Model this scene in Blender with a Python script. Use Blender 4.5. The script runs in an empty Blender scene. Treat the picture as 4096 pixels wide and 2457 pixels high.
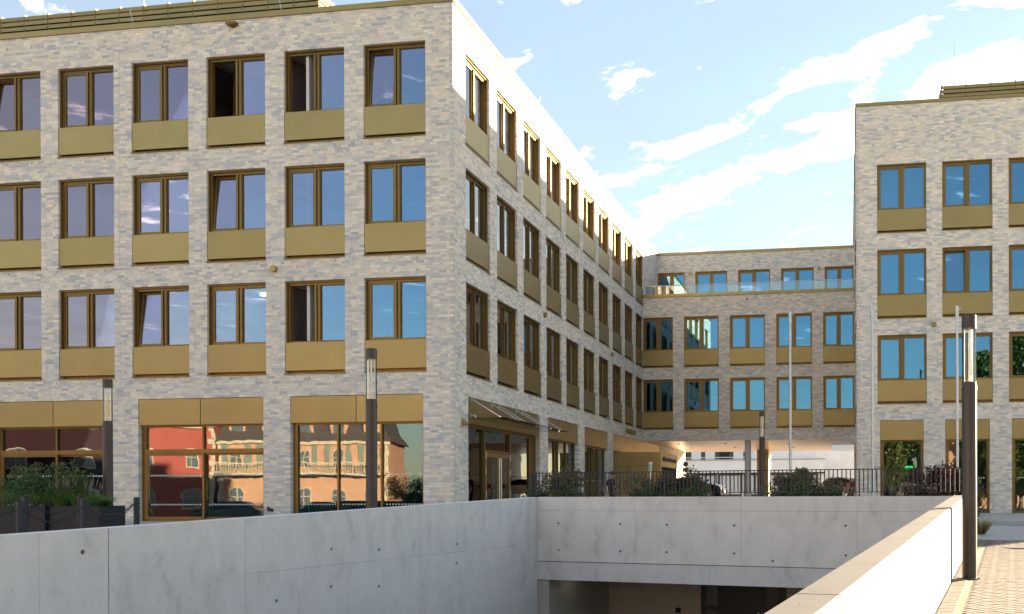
import bpy, math, random
import numpy as np
from mathutils import Vector, Matrix
random.seed(7)
SC = bpy.context.scene
COL = SC.collection
R = math.radians
# ---------------------------------------------------------------- camera
CAM_Z = 0.83
cam = bpy.data.cameras.new('camera'); cam_o = bpy.data.objects.new('camera', cam); COL.objects.link(cam_o)
cam.sensor_width = 36; cam.lens = 33.4145
cam.shift_x = -0.18817; cam.shift_y = 0.18494
cam.clip_start = 0.1; cam.clip_end = 2000
cam_o.matrix_world = (Matrix.Translation((0, 0, CAM_Z)) @ Matrix.Rotation(R(90) - 0.0018, 4, 'X') @ Matrix.Rotation(-0.0030, 4, 'Z'))
SC.camera = cam_o
# ---------------------------------------------------------------- light
SUN_EL, SUN_AZ = R(12.4), R(49.7)           # azimuth: clockwise from +Y (view axis)
SUN_STRENGTH, SKY_STRENGTH, EXPOSURE = 5.0, 0.055, 3.0
world = bpy.data.worlds.new('World'); SC.world = world; world.use_nodes = True
def sky_nodes():
    nt = world.node_tree; nt.nodes.clear(); N = nt.nodes.new; L = nt.links.new
    out = N('ShaderNodeOutputWorld'); bg = N('ShaderNodeBackground'); L(bg.outputs[0], out.inputs[0])
    bg.inputs[1].default_value = SKY_STRENGTH
    sky = N('ShaderNodeTexSky'); sky.sky_type = 'NISHITA'; sky.sun_disc = False
    sky.sun_elevation = SUN_EL; sky.sun_rotation = SUN_AZ
    sky.air_density = 1.2; sky.dust_density = 0.25; sky.ozone_density = 1.5
    tc = N('ShaderNodeTexCoord'); sep = N('ShaderNodeSeparateXYZ'); L(tc.outputs['Generated'], sep.inputs[0])
    def m(op, a, b=None, c=None):
        n = N('ShaderNodeMath'); n.operation = op
        for i, v in enumerate((a, b, c)):
            if v is None: continue
            if isinstance(v, (int, float)): n.inputs[i].default_value = v
            else: L(v, n.inputs[i])
        return n.outputs[0]
    z = m('MAXIMUM', sep.outputs[2], 0.02)
    px = m('DIVIDE', sep.outputs[0], z); py = m('DIVIDE', sep.outputs[1], z)
    # cloud sheet: rows of cloud run along (-.59,.807); q is the distance across the rows
    q = m('ADD', m('MULTIPLY', px, 0.807), m('MULTIPLY', py, 0.59))
    s = m('ADD', m('MULTIPLY', px, -0.59), m('MULTIPLY', py, 0.807))
    cmb = N('ShaderNodeCombineXYZ'); L(m('MULTIPLY', q, 5.2), cmb.inputs[0]); L(m('MULTIPLY', s, 2.9), cmb.inputs[1])
    nz = N('ShaderNodeTexNoise'); nz.inputs['Scale'].default_value = 1.15; nz.inputs['Detail'].default_value = 11; nz.inputs['Roughness'].default_value = 0.63
    nz.inputs['Distortion'].default_value = 0.25
    L(cmb.outputs[0], nz.inputs['Vector'])
    def bump(c, w):
        d = m('DIVIDE', m('SUBTRACT', q, c), w)
        return m('POWER', 2.718, m('MULTIPLY', m('MULTIPLY', d, d), -1))
    cov = m('ADD', m('MULTIPLY', bump(1.86, 0.13), 0.21), m('MULTIPLY', bump(1.56, 0.07), 0.14))
    mask = m('ADD', nz.outputs['Fac'], cov)
    ramp = N('ShaderNodeMapRange'); ramp.interpolation_type = 'SMOOTHSTEP'
    ramp.inputs['From Min'].default_value = 0.59; ramp.inputs['From Max'].default_value = 0.74
    L(mask, ramp.inputs['Value'])
    low = N('ShaderNodeMapRange'); low.inputs['From Min'].default_value = 0.10; low.inputs['From Max'].default_value = 0.22
    L(sep.outputs[2], low.inputs['Value'])
    fac = m('MULTIPLY', m('MULTIPLY', ramp.outputs[0], low.outputs[0]), 0.85)
    vn = N('ShaderNodeTexNoise'); vn.inputs['Scale'].default_value = 0.5; vn.inputs['Detail'].default_value = 5; L(cmb.outputs[0], vn.inputs['Vector'])
    veil = N('ShaderNodeMixRGB'); L(m('ADD', 0.40, m('MULTIPLY', vn.outputs['Fac'], 0.30)), veil.inputs[0]); L(sky.outputs[0], veil.inputs[1]); veil.inputs[2].default_value = (1.32, 1.42, 1.62, 1)
    mix = N('ShaderNodeMixRGB'); L(fac, mix.inputs[0]); L(veil.outputs[0], mix.inputs[1])
    mix.inputs[2].default_value = (11.0, 10.4, 9.6, 1)
    L(mix.outputs[0], bg.inputs[0])
sky_nodes()
sun = bpy.data.lights.new('sun', 'SUN'); sun.energy = SUN_STRENGTH; sun.angle = R(0.53); sun.color = (1.0, 0.77, 0.50)
sun_o = bpy.data.objects.new('sun', sun); COL.objects.link(sun_o)
sdir = Vector((math.sin(SUN_AZ) * math.cos(SUN_EL), math.cos(SUN_AZ) * math.cos(SUN_EL), math.sin(SUN_EL)))
sun_o.rotation_euler = sdir.to_track_quat('Z', 'Y').to_euler()
SC.view_settings.view_transform = 'Standard'; SC.view_settings.look = 'None'
SC.view_settings.exposure = EXPOSURE; SC.view_settings.gamma = 1; SC.view_settings.use_curve_mapping = False

# ---------------------------------------------------------------- frame of the building: u along the front, v away from the viewer
TH = 0.15130
B0 = Vector((-7.8917, 29.944, 0))
TH = 0.1513
cT, sT = math.cos(TH), math.sin(TH)
def W(u, v, z=0.0): return Vector((B0.x + u * cT + v * sT, B0.y - u * sT + v * cT, z))
def UV(x, y): dx, dy = x - B0.x, y - B0.y; return dx * cT - dy * sT, dx * sT + dy * cT

# ---------------------------------------------------------------- mesh builder
class MB:
    def __init__(s): s.v = []; s.f = []; s.sm = False
    def quad(s, a, b, c, d):
        n = len(s.v); s.v += [tuple(a), tuple(b), tuple(c), tuple(d)]; s.f.append((n, n + 1, n + 2, n + 3)); return s
    def poly(s, pts):
        n = len(s.v); s.v += [tuple(p) for p in pts]; s.f.append(tuple(range(n, n + len(pts)))); return s
    def box(s, x0, x1, y0, y1, z0, z1):
        n = len(s.v)
        s.v += [(x0, y0, z0), (x1, y0, z0), (x1, y1, z0), (x0, y1, z0), (x0, y0, z1), (x1, y0, z1), (x1, y1, z1), (x0, y1, z1)]
        s.f += [(n, n + 3, n + 2, n + 1), (n + 4, n + 5, n + 6, n + 7), (n, n + 1, n + 5, n + 4), (n + 1, n + 2, n + 6, n + 5), (n + 2, n + 3, n + 7, n + 6), (n + 3, n, n + 4, n + 7)]
        return s
    def brick(s, x0, x1, y0, y1, z0, z1):        # no back face
        n = len(s.v)
        s.v += [(x0, y0, z0), (x1, y0, z0), (x1, y1, z0), (x0, y1, z0), (x0, y0, z1), (x1, y0, z1), (x1, y1, z1), (x0, y1, z1)]
        s.f += [(n, n + 3, n + 2, n + 1), (n + 4, n + 5, n + 6, n + 7), (n, n + 1, n + 5, n + 4), (n + 1, n + 2, n + 6, n + 5), (n + 3, n, n + 4, n + 7)]
        return s
    def ring(s, x0, x1, y0, y1, z0, z1, w, wt=None, wb=None):   # a rectangular frame in the xz plane
        wt = w if wt is None else wt; wb = w if wb is None else wb
        s.box(x0, x0 + w, y0, y1, z0, z1); s.box(x1 - w, x1, y0, y1, z0, z1)
        s.box(x0 + w, x1 - w, y0, y1, z1 - wt, z1); s.box(x0 + w, x1 - w, y0, y1, z0, z0 + wb); return s
    def tube(s, a, b, r0, r1=None, n=12, cap=True):
        r1 = r0 if r1 is None else r1
        a, b = Vector(a), Vector(b); d = (b - a).normalized()
        t = Vector((1, 0, 0)) if abs(d.x) < 0.8 else Vector((0, 1, 0))
        p = d.cross(t).normalized(); q = d.cross(p)
        k = len(s.v)
        for c, r in ((a, r0), (b, r1)):
            for i in range(n):
                an = 2 * math.pi * i / n
                s.v.append(tuple(c + p * (r * math.cos(an)) + q * (r * math.sin(an))))
        for i in range(n):
            j = (i + 1) % n; s.f.append((k + i, k + j, k + n + j, k + n + i))
        if cap:
            s.f.append(tuple(k + i for i in range(n - 1, -1, -1))); s.f.append(tuple(k + n + i for i in range(n)))
        return s
    def path(s, pts, r, n=8):
        for a, b in zip(pts, pts[1:]): s.tube(a, b, r, n=n, cap=True)
        return s
    def lathe(s, prof, n=24, c=(0, 0)):
        k = len(s.v)
        for r, z in prof:
            for i in range(n):
                a = 2 * math.pi * i / n; s.v.append((c[0] + r * math.cos(a), c[1] + r * math.sin(a), z))
        for j in range(len(prof) - 1):
            for i in range(n):
                i2 = (i + 1) % n; s.f.append((k + j * n + i, k + j * n + i2, k + (j + 1) * n + i2, k + (j + 1) * n + i))
        return s
    def prism(s, pts, y0, y1):                    # outline in xz, extruded along y
        n = len(s.v); m = len(pts)
        s.v += [(x, y0, z) for x, z in pts] + [(x, y1, z) for x, z in pts]
        s.f.append(tuple(range(n, n + m))); s.f.append(tuple(range(n + 2 * m - 1, n + m - 1, -1)))
        for i in range(m):
            j = (i + 1) % m; s.f.append((n + j, n + i, n + m + i, n + m + j))
        return s
    def mesh(s, name, mat, smooth=False):
        me = bpy.data.meshes.new(name); me.from_pydata(s.v, [], s.f)
        me.materials.append(mat)
        if smooth: me.shade_smooth()
        me.update(); return me
def put(name, me, parent=None, loc=(0, 0, 0), rot=(0, 0, 0), kind=None, label=None):
    o = bpy.data.objects.new(name, me); COL.objects.link(o)
    o.parent = parent; o.location = loc; o.rotation_euler = rot
    if kind: o['kind'] = kind
    if label: o['label'] = label
    return o
def part(name, mb, mat, parent=None, loc=(0, 0, 0), rot=(0, 0, 0), kind=None, label=None, smooth=False):
    return put(name, mb.mesh(name, mat, smooth), parent, loc, rot, kind, label)
def tag(o, label, cat, group=None):
    o['label'] = label; o['category'] = cat
    if group: o['group'] = group
    return o
def thing(name, label, cat, loc=(0, 0, 0), rotz=0.0, group=None):
    o = bpy.data.objects.new(name, None); COL.objects.link(o); o.location = loc; o.rotation_euler = (0, 0, rotz)
    o.empty_display_size = 0.2
    return tag(o, label, cat, group)
def copy_tree(o, parent=None):
    c = o.copy(); COL.objects.link(c); c.parent = parent
    for ch in o.children: copy_tree(ch, c)
    return c

# ---------------------------------------------------------------- materials
def new_mat(name):
    m = bpy.data.materials.new(name); m.use_nodes = True; nt = m.node_tree; nt.nodes.clear()
    out = nt.nodes.new('ShaderNodeOutputMaterial'); return m, nt, out
def nmath(nt, op, a, b=None):
    n = nt.nodes.new('ShaderNodeMath'); n.operation = op
    for i, v in enumerate((a, b)):
        if v is None: continue
        if isinstance(v, (int, float)): n.inputs[i].default_value = v
        else: nt.links.new(v, n.inputs[i])
    return n.outputs[0]
def ramp(nt, src, stops, interp='LINEAR'):
    r = nt.nodes.new('ShaderNodeValToRGB'); r.color_ramp.interpolation = interp
    e = r.color_ramp.elements
    while len(e) < len(stops): e.new(0.5)
    for k, (p, c) in enumerate(stops): e[k].position = p; e[k].color = (c[0], c[1], c[2], 1)
    nt.links.new(src, r.inputs[0]); return r.outputs[0]
def noise(nt, scale, detail=4, rough=0.55, coord='Object', vec=None, dist=0.0, stretch=None):
    n = nt.nodes.new('ShaderNodeTexNoise'); n.inputs['Scale'].default_value = scale; n.inputs['Detail'].default_value = detail
    n.inputs['Roughness'].default_value = rough; n.inputs['Distortion'].default_value = dist
    if vec is None:
        if coord == 'World': vec = nt.nodes.new('ShaderNodeNewGeometry').outputs['Position']
        else: vec = nt.nodes.new('ShaderNodeTexCoord').outputs[coord]
    if stretch:
        mp = nt.nodes.new('ShaderNodeMapping'); mp.inputs['Scale'].default_value = stretch; nt.links.new(vec, mp.inputs['Vector']); vec = mp.outputs[0]
    nt.links.new(vec, n.inputs['Vector']); return n.outputs['Fac']
def mixc(nt, fac, a, b, mode='MIX'):
    n = nt.nodes.new('ShaderNodeMixRGB'); n.blend_type = mode
    for i, v in ((0, fac), (1, a), (2, b)):
        if isinstance(v, (int, float)): n.inputs[i].default_value = v
        elif isinstance(v, tuple): n.inputs[i].default_value = (v[0], v[1], v[2], 1)
        else: nt.links.new(v, n.inputs[i])
    return n.outputs[0]
def pbsdf(nt, out, col, rough=0.6, metal=0.0, bump=None, bumpd=0.01, spec=None):
    p = nt.nodes.new('ShaderNodeBsdfPrincipled')
    for key, v in (('Base Color', col), ('Roughness', rough), ('Metallic', metal)):
        if isinstance(v, (int, float)): p.inputs[key].default_value = v
        elif isinstance(v, tuple): p.inputs[key].default_value = (v[0], v[1], v[2], 1)
        else: nt.links.new(v, p.inputs[key])
    if spec is not None: p.inputs['Specular IOR Level'].default_value = spec
    if bump is not None:
        b = nt.nodes.new('ShaderNodeBump'); b.inputs['Distance'].default_value = bumpd; b.inputs['Strength'].default_value = 0.6
        nt.links.new(bump, b.inputs['Height']); nt.links.new(b.outputs[0], p.inputs['Normal'])
    nt.links.new(p.outputs[0], out.inputs[0]); return p
def simple(name, col, rough=0.6, metal=0.0, var=0.12, scale=6.0, bumpd=0.0):
    m, nt, out = new_mat(name)
    n = noise(nt, scale, 5)
    c = ramp(nt, n, [(0.3, tuple(x * (1 - var) for x in col)), (0.7, tuple(min(1, x * (1 + var)) for x in col))])
    pbsdf(nt, out, c, rough, metal, n if bumpd else None, bumpd); return m
def brick_mat(name, shift=(1, 1, 1)):
    m, nt, out = new_mat(name)
    g = nt.nodes.new('ShaderNodeNewGeometry'); oi = nt.nodes.new('ShaderNodeObjectInfo')
    r = nmath(nt, 'FRACT', nmath(nt, 'ADD', nmath(nt, 'MULTIPLY', g.outputs['Random Per Island'], 5.37), nmath(nt, 'MULTIPLY', oi.outputs['Random'], 7.13)))
    r2 = nmath(nt, 'FRACT', nmath(nt, 'MULTIPLY', r, 91.7))
    clus = noise(nt, 1.1, 2, 0.5, 'World')            # loads of brick laid together share a tone
    rr = nmath(nt, 'ADD', r, nmath(nt, 'MULTIPLY', nmath(nt, 'SUBTRACT', clus, 0.5), 0.5))
    S = lambda c: tuple(a * b for a, b in zip(c, shift))
    base = ramp(nt, rr, [(0.0, S((0.80, 0.72, 0.595))), (0.38, S((0.745, 0.675, 0.565))), (0.56, S((0.69, 0.63, 0.545))), (0.72, S((0.625, 0.585, 0.53))), (0.84, S((0.565, 0.545, 0.52))), (0.94, S((0.51, 0.505, 0.51))), (1.0, S((0.455, 0.465, 0.485)))])
    mott = noise(nt, 22, 4, 0.65, 'World', stretch=(1, 1, 2.2))
    base = mixc(nt, nmath(nt, 'MULTIPLY', ramp(nt, mott, [(0.42, (0, 0, 0)), (0.68, (1, 1, 1))]), 0.30), base, S((0.50, 0.48, 0.47)))
    val = nt.nodes.new('ShaderNodeHueSaturation'); nt.links.new(base, val.inputs['Color'])
    nt.links.new(nmath(nt, 'ADD', 0.9, nmath(nt, 'MULTIPLY', r2, 0.2)), val.inputs['Value'])
    fine = noise(nt, 160, 3, 0.6, 'World')
    pbsdf(nt, out, val.outputs[0], 0.82, 0, fine, 0.004, 0.3); return m
def bronze_mat(name, col, rough, metal=1.0):
    m, nt, out = new_mat(name)
    n = noise(nt, 0.9, 2, 0.5, 'World'); f = noise(nt, 260, 2, 0.7, 'World')
    c = ramp(nt, n, [(0.25, tuple(x * 0.94 for x in col)), (0.75, tuple(x * 1.05 for x in col))])
    oi = nt.nodes.new('ShaderNodeObjectInfo'); hv = nt.nodes.new('ShaderNodeHueSaturation'); nt.links.new(c, hv.inputs['Color'])
    nt.links.new(nmath(nt, 'ADD', 0.93, nmath(nt, 'MULTIPLY', oi.outputs['Random'], 0.14)), hv.inputs['Value'])
    sm_ = noise(nt, 2.2, 4, 0.65, 'World', stretch=(1, 1, 0.35))
    rg = nmath(nt, 'ADD', rough - 0.07, nmath(nt, 'MULTIPLY', sm_, 0.14))
    wob = nmath(nt, 'ADD', nmath(nt, 'MULTIPLY', f, 0.05), nmath(nt, 'MULTIPLY', n, 1.0))
    p = pbsdf(nt, out, hv.outputs[0], rg, metal, wob, 0.010); return m
def concrete_mat(name, col=(0.44, 0.435, 0.42), warm=0.0, joint=True):
    m, nt, out = new_mat(name)
    big = noise(nt, 0.7, 5, 0.6, 'World'); mid = noise(nt, 3.2, 6, 0.65, 'World', stretch=(1, 1, 0.55), dist=0.4)
    fine = noise(nt, 60, 3, 0.6, 'World')
    drip = noise(nt, 2.4, 4, 0.6, 'World', stretch=(1.6, 1.6, 0.12))
    c = ramp(nt, mid, [(0.30, tuple(x * 0.75 for x in col)), (0.43, tuple(x * 0.95 for x in col)), (0.62, tuple(x * 1.06 for x in col))])
    c = mixc(nt, nmath(nt, 'MULTIPLY', ramp(nt, big, [(0.35, (0, 0, 0)), (0.65, (1, 1, 1))]), 0.35), c, tuple(x * 1.12 for x in col))
    c = mixc(nt, nmath(nt, 'MULTIPLY', ramp(nt, drip, [(0.52, (0, 0, 0)), (0.72, (1, 1, 1))]), 0.16), c, tuple(x * 0.72 for x in col))
    v = nt.nodes.new('ShaderNodeTexVoronoi'); v.inputs['Scale'].default_value = 5.0
    nt.links.new(nt.nodes.new('ShaderNodeNewGeometry').outputs['Position'], v.inputs['Vector'])
    pore = ramp(nt, v.outputs['Distance'], [(0.035, (1, 1, 1)), (0.06, (0, 0, 0))])
    v2 = nt.nodes.new('ShaderNodeTexVoronoi'); v2.inputs['Scale'].default_value = 17.0
    nt.links.new(nt.nodes.new('ShaderNodeNewGeometry').outputs['Position'], v2.inputs['Vector'])
    pore2 = ramp(nt, v2.outputs['Distance'], [(0.04, (1, 1, 1)), (0.09, (0, 0, 0))])
    pp = nmath(nt, 'MAXIMUM', pore, nmath(nt, 'MULTIPLY', pore2, 0.6))
    c = mixc(nt, nmath(nt, 'MULTIPLY', pp, 0.55), c, tuple(x * 0.45 for x in col))
    h = nmath(nt, 'SUBTRACT', nmath(nt, 'ADD', nmath(nt, 'MULTIPLY', fine, 0.25), nmath(nt, 'MULTIPLY', mid, 0.6)), pp)
    pbsdf(nt, out, c, 0.72, 0, h, 0.006, 0.35); return m
def glass_mat(name, tint, refl, wavy=0.0, body=(0.94, 0.98, 1.0)):
    m, nt, out = new_mat(name)
    tr = nt.nodes.new('ShaderNodeBsdfTransparent'); tr.inputs[0].default_value = (*tint, 1)
    gl = nt.nodes.new('ShaderNodeBsdfGlossy'); gl.inputs['Roughness'].default_value = 0.0; 
    if body == 'coat':      # solar control coating: blue face on, rosy when seen at an angle
        lw = nt.nodes.new('ShaderNodeLayerWeight'); lw.inputs[0].default_value = 0.5
        nt.links.new(ramp(nt, lw.outputs['Facing'], [(0.0, (0.27, 0.63, 1.0)), (0.06, (0.33, 0.68, 1.0)), (0.14, (0.45, 0.69, 1.0)), (0.24, (0.86, 0.72, 0.90)), (0.34, (1.0, 0.72, 0.74)), (0.6, (0.95, 0.92, 0.90))]), gl.inputs[0])
    else: gl.inputs[0].default_value = (*body, 1)
    fr = nt.nodes.new('ShaderNodeFresnel'); fr.inputs[0].default_value = 1.5
    fac = nmath(nt, 'MINIMUM', nmath(nt, 'ADD', nmath(nt, 'MULTIPLY', fr.outputs[0], 1.0), refl), 1.0)
    mx = nt.nodes.new('ShaderNodeMixShader'); nt.links.new(fac, mx.inputs[0]); nt.links.new(tr.outputs[0], mx.inputs[1]); nt.links.new(gl.outputs[0], mx.inputs[2])
    if wavy:
        b = nt.nodes.new('ShaderNodeBump'); b.inputs['Strength'].default_value = 1.0; b.inputs['Distance'].default_value = wavy
        nt.links.new(noise(nt, 0.8, 2, 0.5, 'World'), b.inputs['Height'])
        nt.links.new(b.outputs[0], gl.inputs['Normal'])
    nt.links.new(mx.outputs[0], out.inputs[0]); return m
def leaf_mat(name, cols):
    m, nt, out = new_mat(name)
    g = nt.nodes.new('ShaderNodeNewGeometry')
    c = ramp(nt, g.outputs['Random Per Island'], [(i / max(1, len(cols) - 1), k) for i, k in enumerate(cols)])
    d = nt.nodes.new('ShaderNodeBsdfDiffuse'); t = nt.nodes.new('ShaderNodeBsdfTranslucent'); nt.links.new(c, d.inputs[0]); nt.links.new(c, t.inputs[0])
    gl = nt.nodes.new('ShaderNodeBsdfGlossy'); gl.inputs['Roughness'].default_value = 0.45; gl.inputs[0].default_value = (0.5, 0.5, 0.5, 1)
    m1 = nt.nodes.new('ShaderNodeMixShader'); m1.inputs[0].default_value = 0.35; nt.links.new(d.outputs[0], m1.inputs[1]); nt.links.new(t.outputs[0], m1.inputs[2])
    m2 = nt.nodes.new('ShaderNodeMixShader'); m2.inputs[0].default_value = 0.05; nt.links.new(m1.outputs[0], m2.inputs[1]); nt.links.new(gl.outputs[0], m2.inputs[2])
    nt.links.new(m2.outputs[0], out.inputs[0]); return m
def emit_mat(name, col, st):
    m, nt, out = new_mat(name); e = nt.nodes.new('ShaderNodeEmission'); e.inputs[0].default_value = (*col, 1); e.inputs[1].default_value = st
    nt.links.new(e.outputs[0], out.inputs[0]); return m
def paving_mat(name, cols, sx, sy, rot, mortar=(0.16, 0.15, 0.14)):
    m, nt, out = new_mat(name)
    pos = nt.nodes.new('ShaderNodeNewGeometry').outputs['Position']
    mp = nt.nodes.new('ShaderNodeMapping'); mp.inputs['Rotation'].default_value = (0, 0, rot); nt.links.new(pos, mp.inputs['Vector'])
    b = nt.nodes.new('ShaderNodeTexBrick'); b.inputs['Scale'].default_value = 1.0
    b.inputs['Brick Width'].default_value = sx; b.inputs['Row Height'].default_value = sy; b.inputs['Mortar Size'].default_value = 0.006
    b.inputs['Color1'].default_value = (*cols[0], 1); b.inputs['Color2'].default_value = (*cols[1], 1); b.inputs['Mortar'].default_value = (*mortar, 1)
    b.inputs['Bias'].default_value = 0.0
    nt.links.new(mp.outputs[0], b.inputs['Vector'])
    n = noise(nt, 1.5, 5, 0.6, 'World')
    c = mixc(nt, nmath(nt, 'MULTIPLY', n, 0.35), b.outputs['Color'], tuple(x * 0.7 for x in cols[0]))
    pbsdf(nt, out, c, 0.85, 0, b.outputs['Fac'], -0.004); return m

M = {}
M['brick'] = brick_mat('brick'); M['mortar'] = simple('mortar', (0.55, 0.525, 0.49), 0.95, 0, 0.12, 8, 0.003)
M['bronze'] = bronze_mat('bronze panel', (0.33, 0.245, 0.10), 0.45, 0.85)
M['frame'] = bronze_mat('bronze frame', (0.20, 0.125, 0.038), 0.42, 0.75)
M['void'] = simple('dark void', (0.02, 0.018, 0.015), 0.9)
M['glass'] = glass_mat('coated window glass', (0.62, 0.69, 0.68), 0.21, 0.0006, 'coat')
M['shopglass'] = glass_mat('shop glass', (0.58, 0.70, 0.68), 0.085, 0.0022, (0.80, 0.91, 1.0))
M['clear'] = glass_mat('clear glass', (0.965, 0.975, 0.97), 0.0)
M['balglass'] = glass_mat('balustrade glass', (0.80, 0.90, 0.90), 0.05)
M['room'] = simple('room paint', (0.62, 0.61, 0.58), 0.9, 0, 0.05, 2)
M['carpet'] = simple('carpet', (0.14, 0.14, 0.15), 0.95)
M['white'] = simple('white paint', (0.78, 0.77, 0.74), 0.5, 0, 0.04, 3)
M['curtain'] = simple('white vertical blinds', (0.72, 0.74, 0.74), 0.8, 0, 0.05, 3)
M['concrete'] = concrete_mat('fair faced concrete', (0.68, 0.665, 0.635))
M['concrete2'] = concrete_mat('lintel concrete', (0.62, 0.61, 0.59))
M['core'] = simple('dark concrete joint', (0.10, 0.095, 0.085), 0.9, 0, 0.2, 4)
M['plaster'] = simple('garage plaster', (0.42, 0.40, 0.36), 0.9, 0, 0.08, 2)
M['anthracite'] = simple('anthracite powder coat', (0.018, 0.022, 0.030), 0.5, 0.2, 0.10, 5)
M['lamp'] = bronze_mat('brown grey lamp coat', (0.055, 0.048, 0.045), 0.42, 0.35)
M['steel'] = simple('brushed steel', (0.62, 0.63, 0.65), 0.28, 0.9, 0.05, 9)
M['galv'] = simple('galvanised pole', (0.52, 0.54, 0.57), 0.38, 0.75, 0.10, 12)
M['slab'] = paving_mat('grey paving slabs', ((0.47, 0.455, 0.43), (0.42, 0.41, 0.39)), 0.45, 0.15, TH)
M['paver'] = None
M['asphalt'] = simple('asphalt', (0.075, 0.075, 0.078), 0.9, 0, 0.25, 8, 0.004)
M['roof'] = simple('roof membrane', (0.16, 0.16, 0.16), 0.9)
M['soil'] = simple('planter soil', (0.05, 0.04, 0.03), 0.95)
M['planter'] = simple('dark planter', (0.010, 0.011, 0.016), 0.6, 0.1, 0.12, 2)
M['decal'] = simple('frosted film', (0.72, 0.78, 0.78), 0.7)
M['leaf'] = leaf_mat('shrub leaves', [(0.045, 0.095, 0.028), (0.075, 0.135, 0.040), (0.105, 0.165, 0.050), (0.060, 0.110, 0.038)])
M['redleaf'] = leaf_mat('reddening leaves', [(0.16, 0.045, 0.045), (0.24, 0.07, 0.09), (0.13, 0.07, 0.04), (0.10, 0.055, 0.03)])
M['maroon'] = leaf_mat('maroon leaves', [(0.055, 0.020, 0.020), (0.085, 0.030, 0.032), (0.045, 0.030, 0.018), (0.13, 0.03, 0.045)])
M['grass'] = leaf_mat('grass blades', [(0.075, 0.16, 0.028), (0.12, 0.22, 0.05), (0.095, 0.19, 0.038)])
M['plume'] = leaf_mat('grass plumes', [(0.22, 0.19, 0.13), (0.30, 0.26, 0.18)])
M['drygrass'] = leaf_mat('dry grass', [(0.32, 0.23, 0.11), (0.40, 0.31, 0.17), (0.20, 0.20, 0.07)])
M['treeleaf'] = leaf_mat('tree leaves', [(0.045, 0.075, 0.018), (0.075, 0.105, 0.022), (0.15, 0.13, 0.022), (0.055, 0.09, 0.02)])
M['bark'] = simple('bark', (0.11, 0.085, 0.06), 0.95, 0, 0.3, 6, 0.02)
def paver_mat():
    m, nt, out = new_mat('clay paver')
    g = nt.nodes.new('ShaderNodeNewGeometry'); oi = nt.nodes.new('ShaderNodeObjectInfo')
    r = nmath(nt, 'FRACT', nmath(nt, 'ADD', nmath(nt, 'MULTIPLY', g.outputs['Random Per Island'], 3.7), nmath(nt, 'MULTIPLY', oi.outputs['Random'], 5.1)))
    c = ramp(nt, r, [(0, (0.215, 0.19, 0.168)), (0.5, (0.245, 0.218, 0.195)), (1, (0.195, 0.178, 0.162))])
    n = noise(nt, 14, 5, 0.6, 'World')
    c = mixc(nt, nmath(nt, 'MULTIPLY', n, 0.4), c, (0.19, 0.165, 0.14))
    pbsdf(nt, out, c, 0.85, 0, n, 0.003); return m
M['paver'] = paver_mat()

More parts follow.
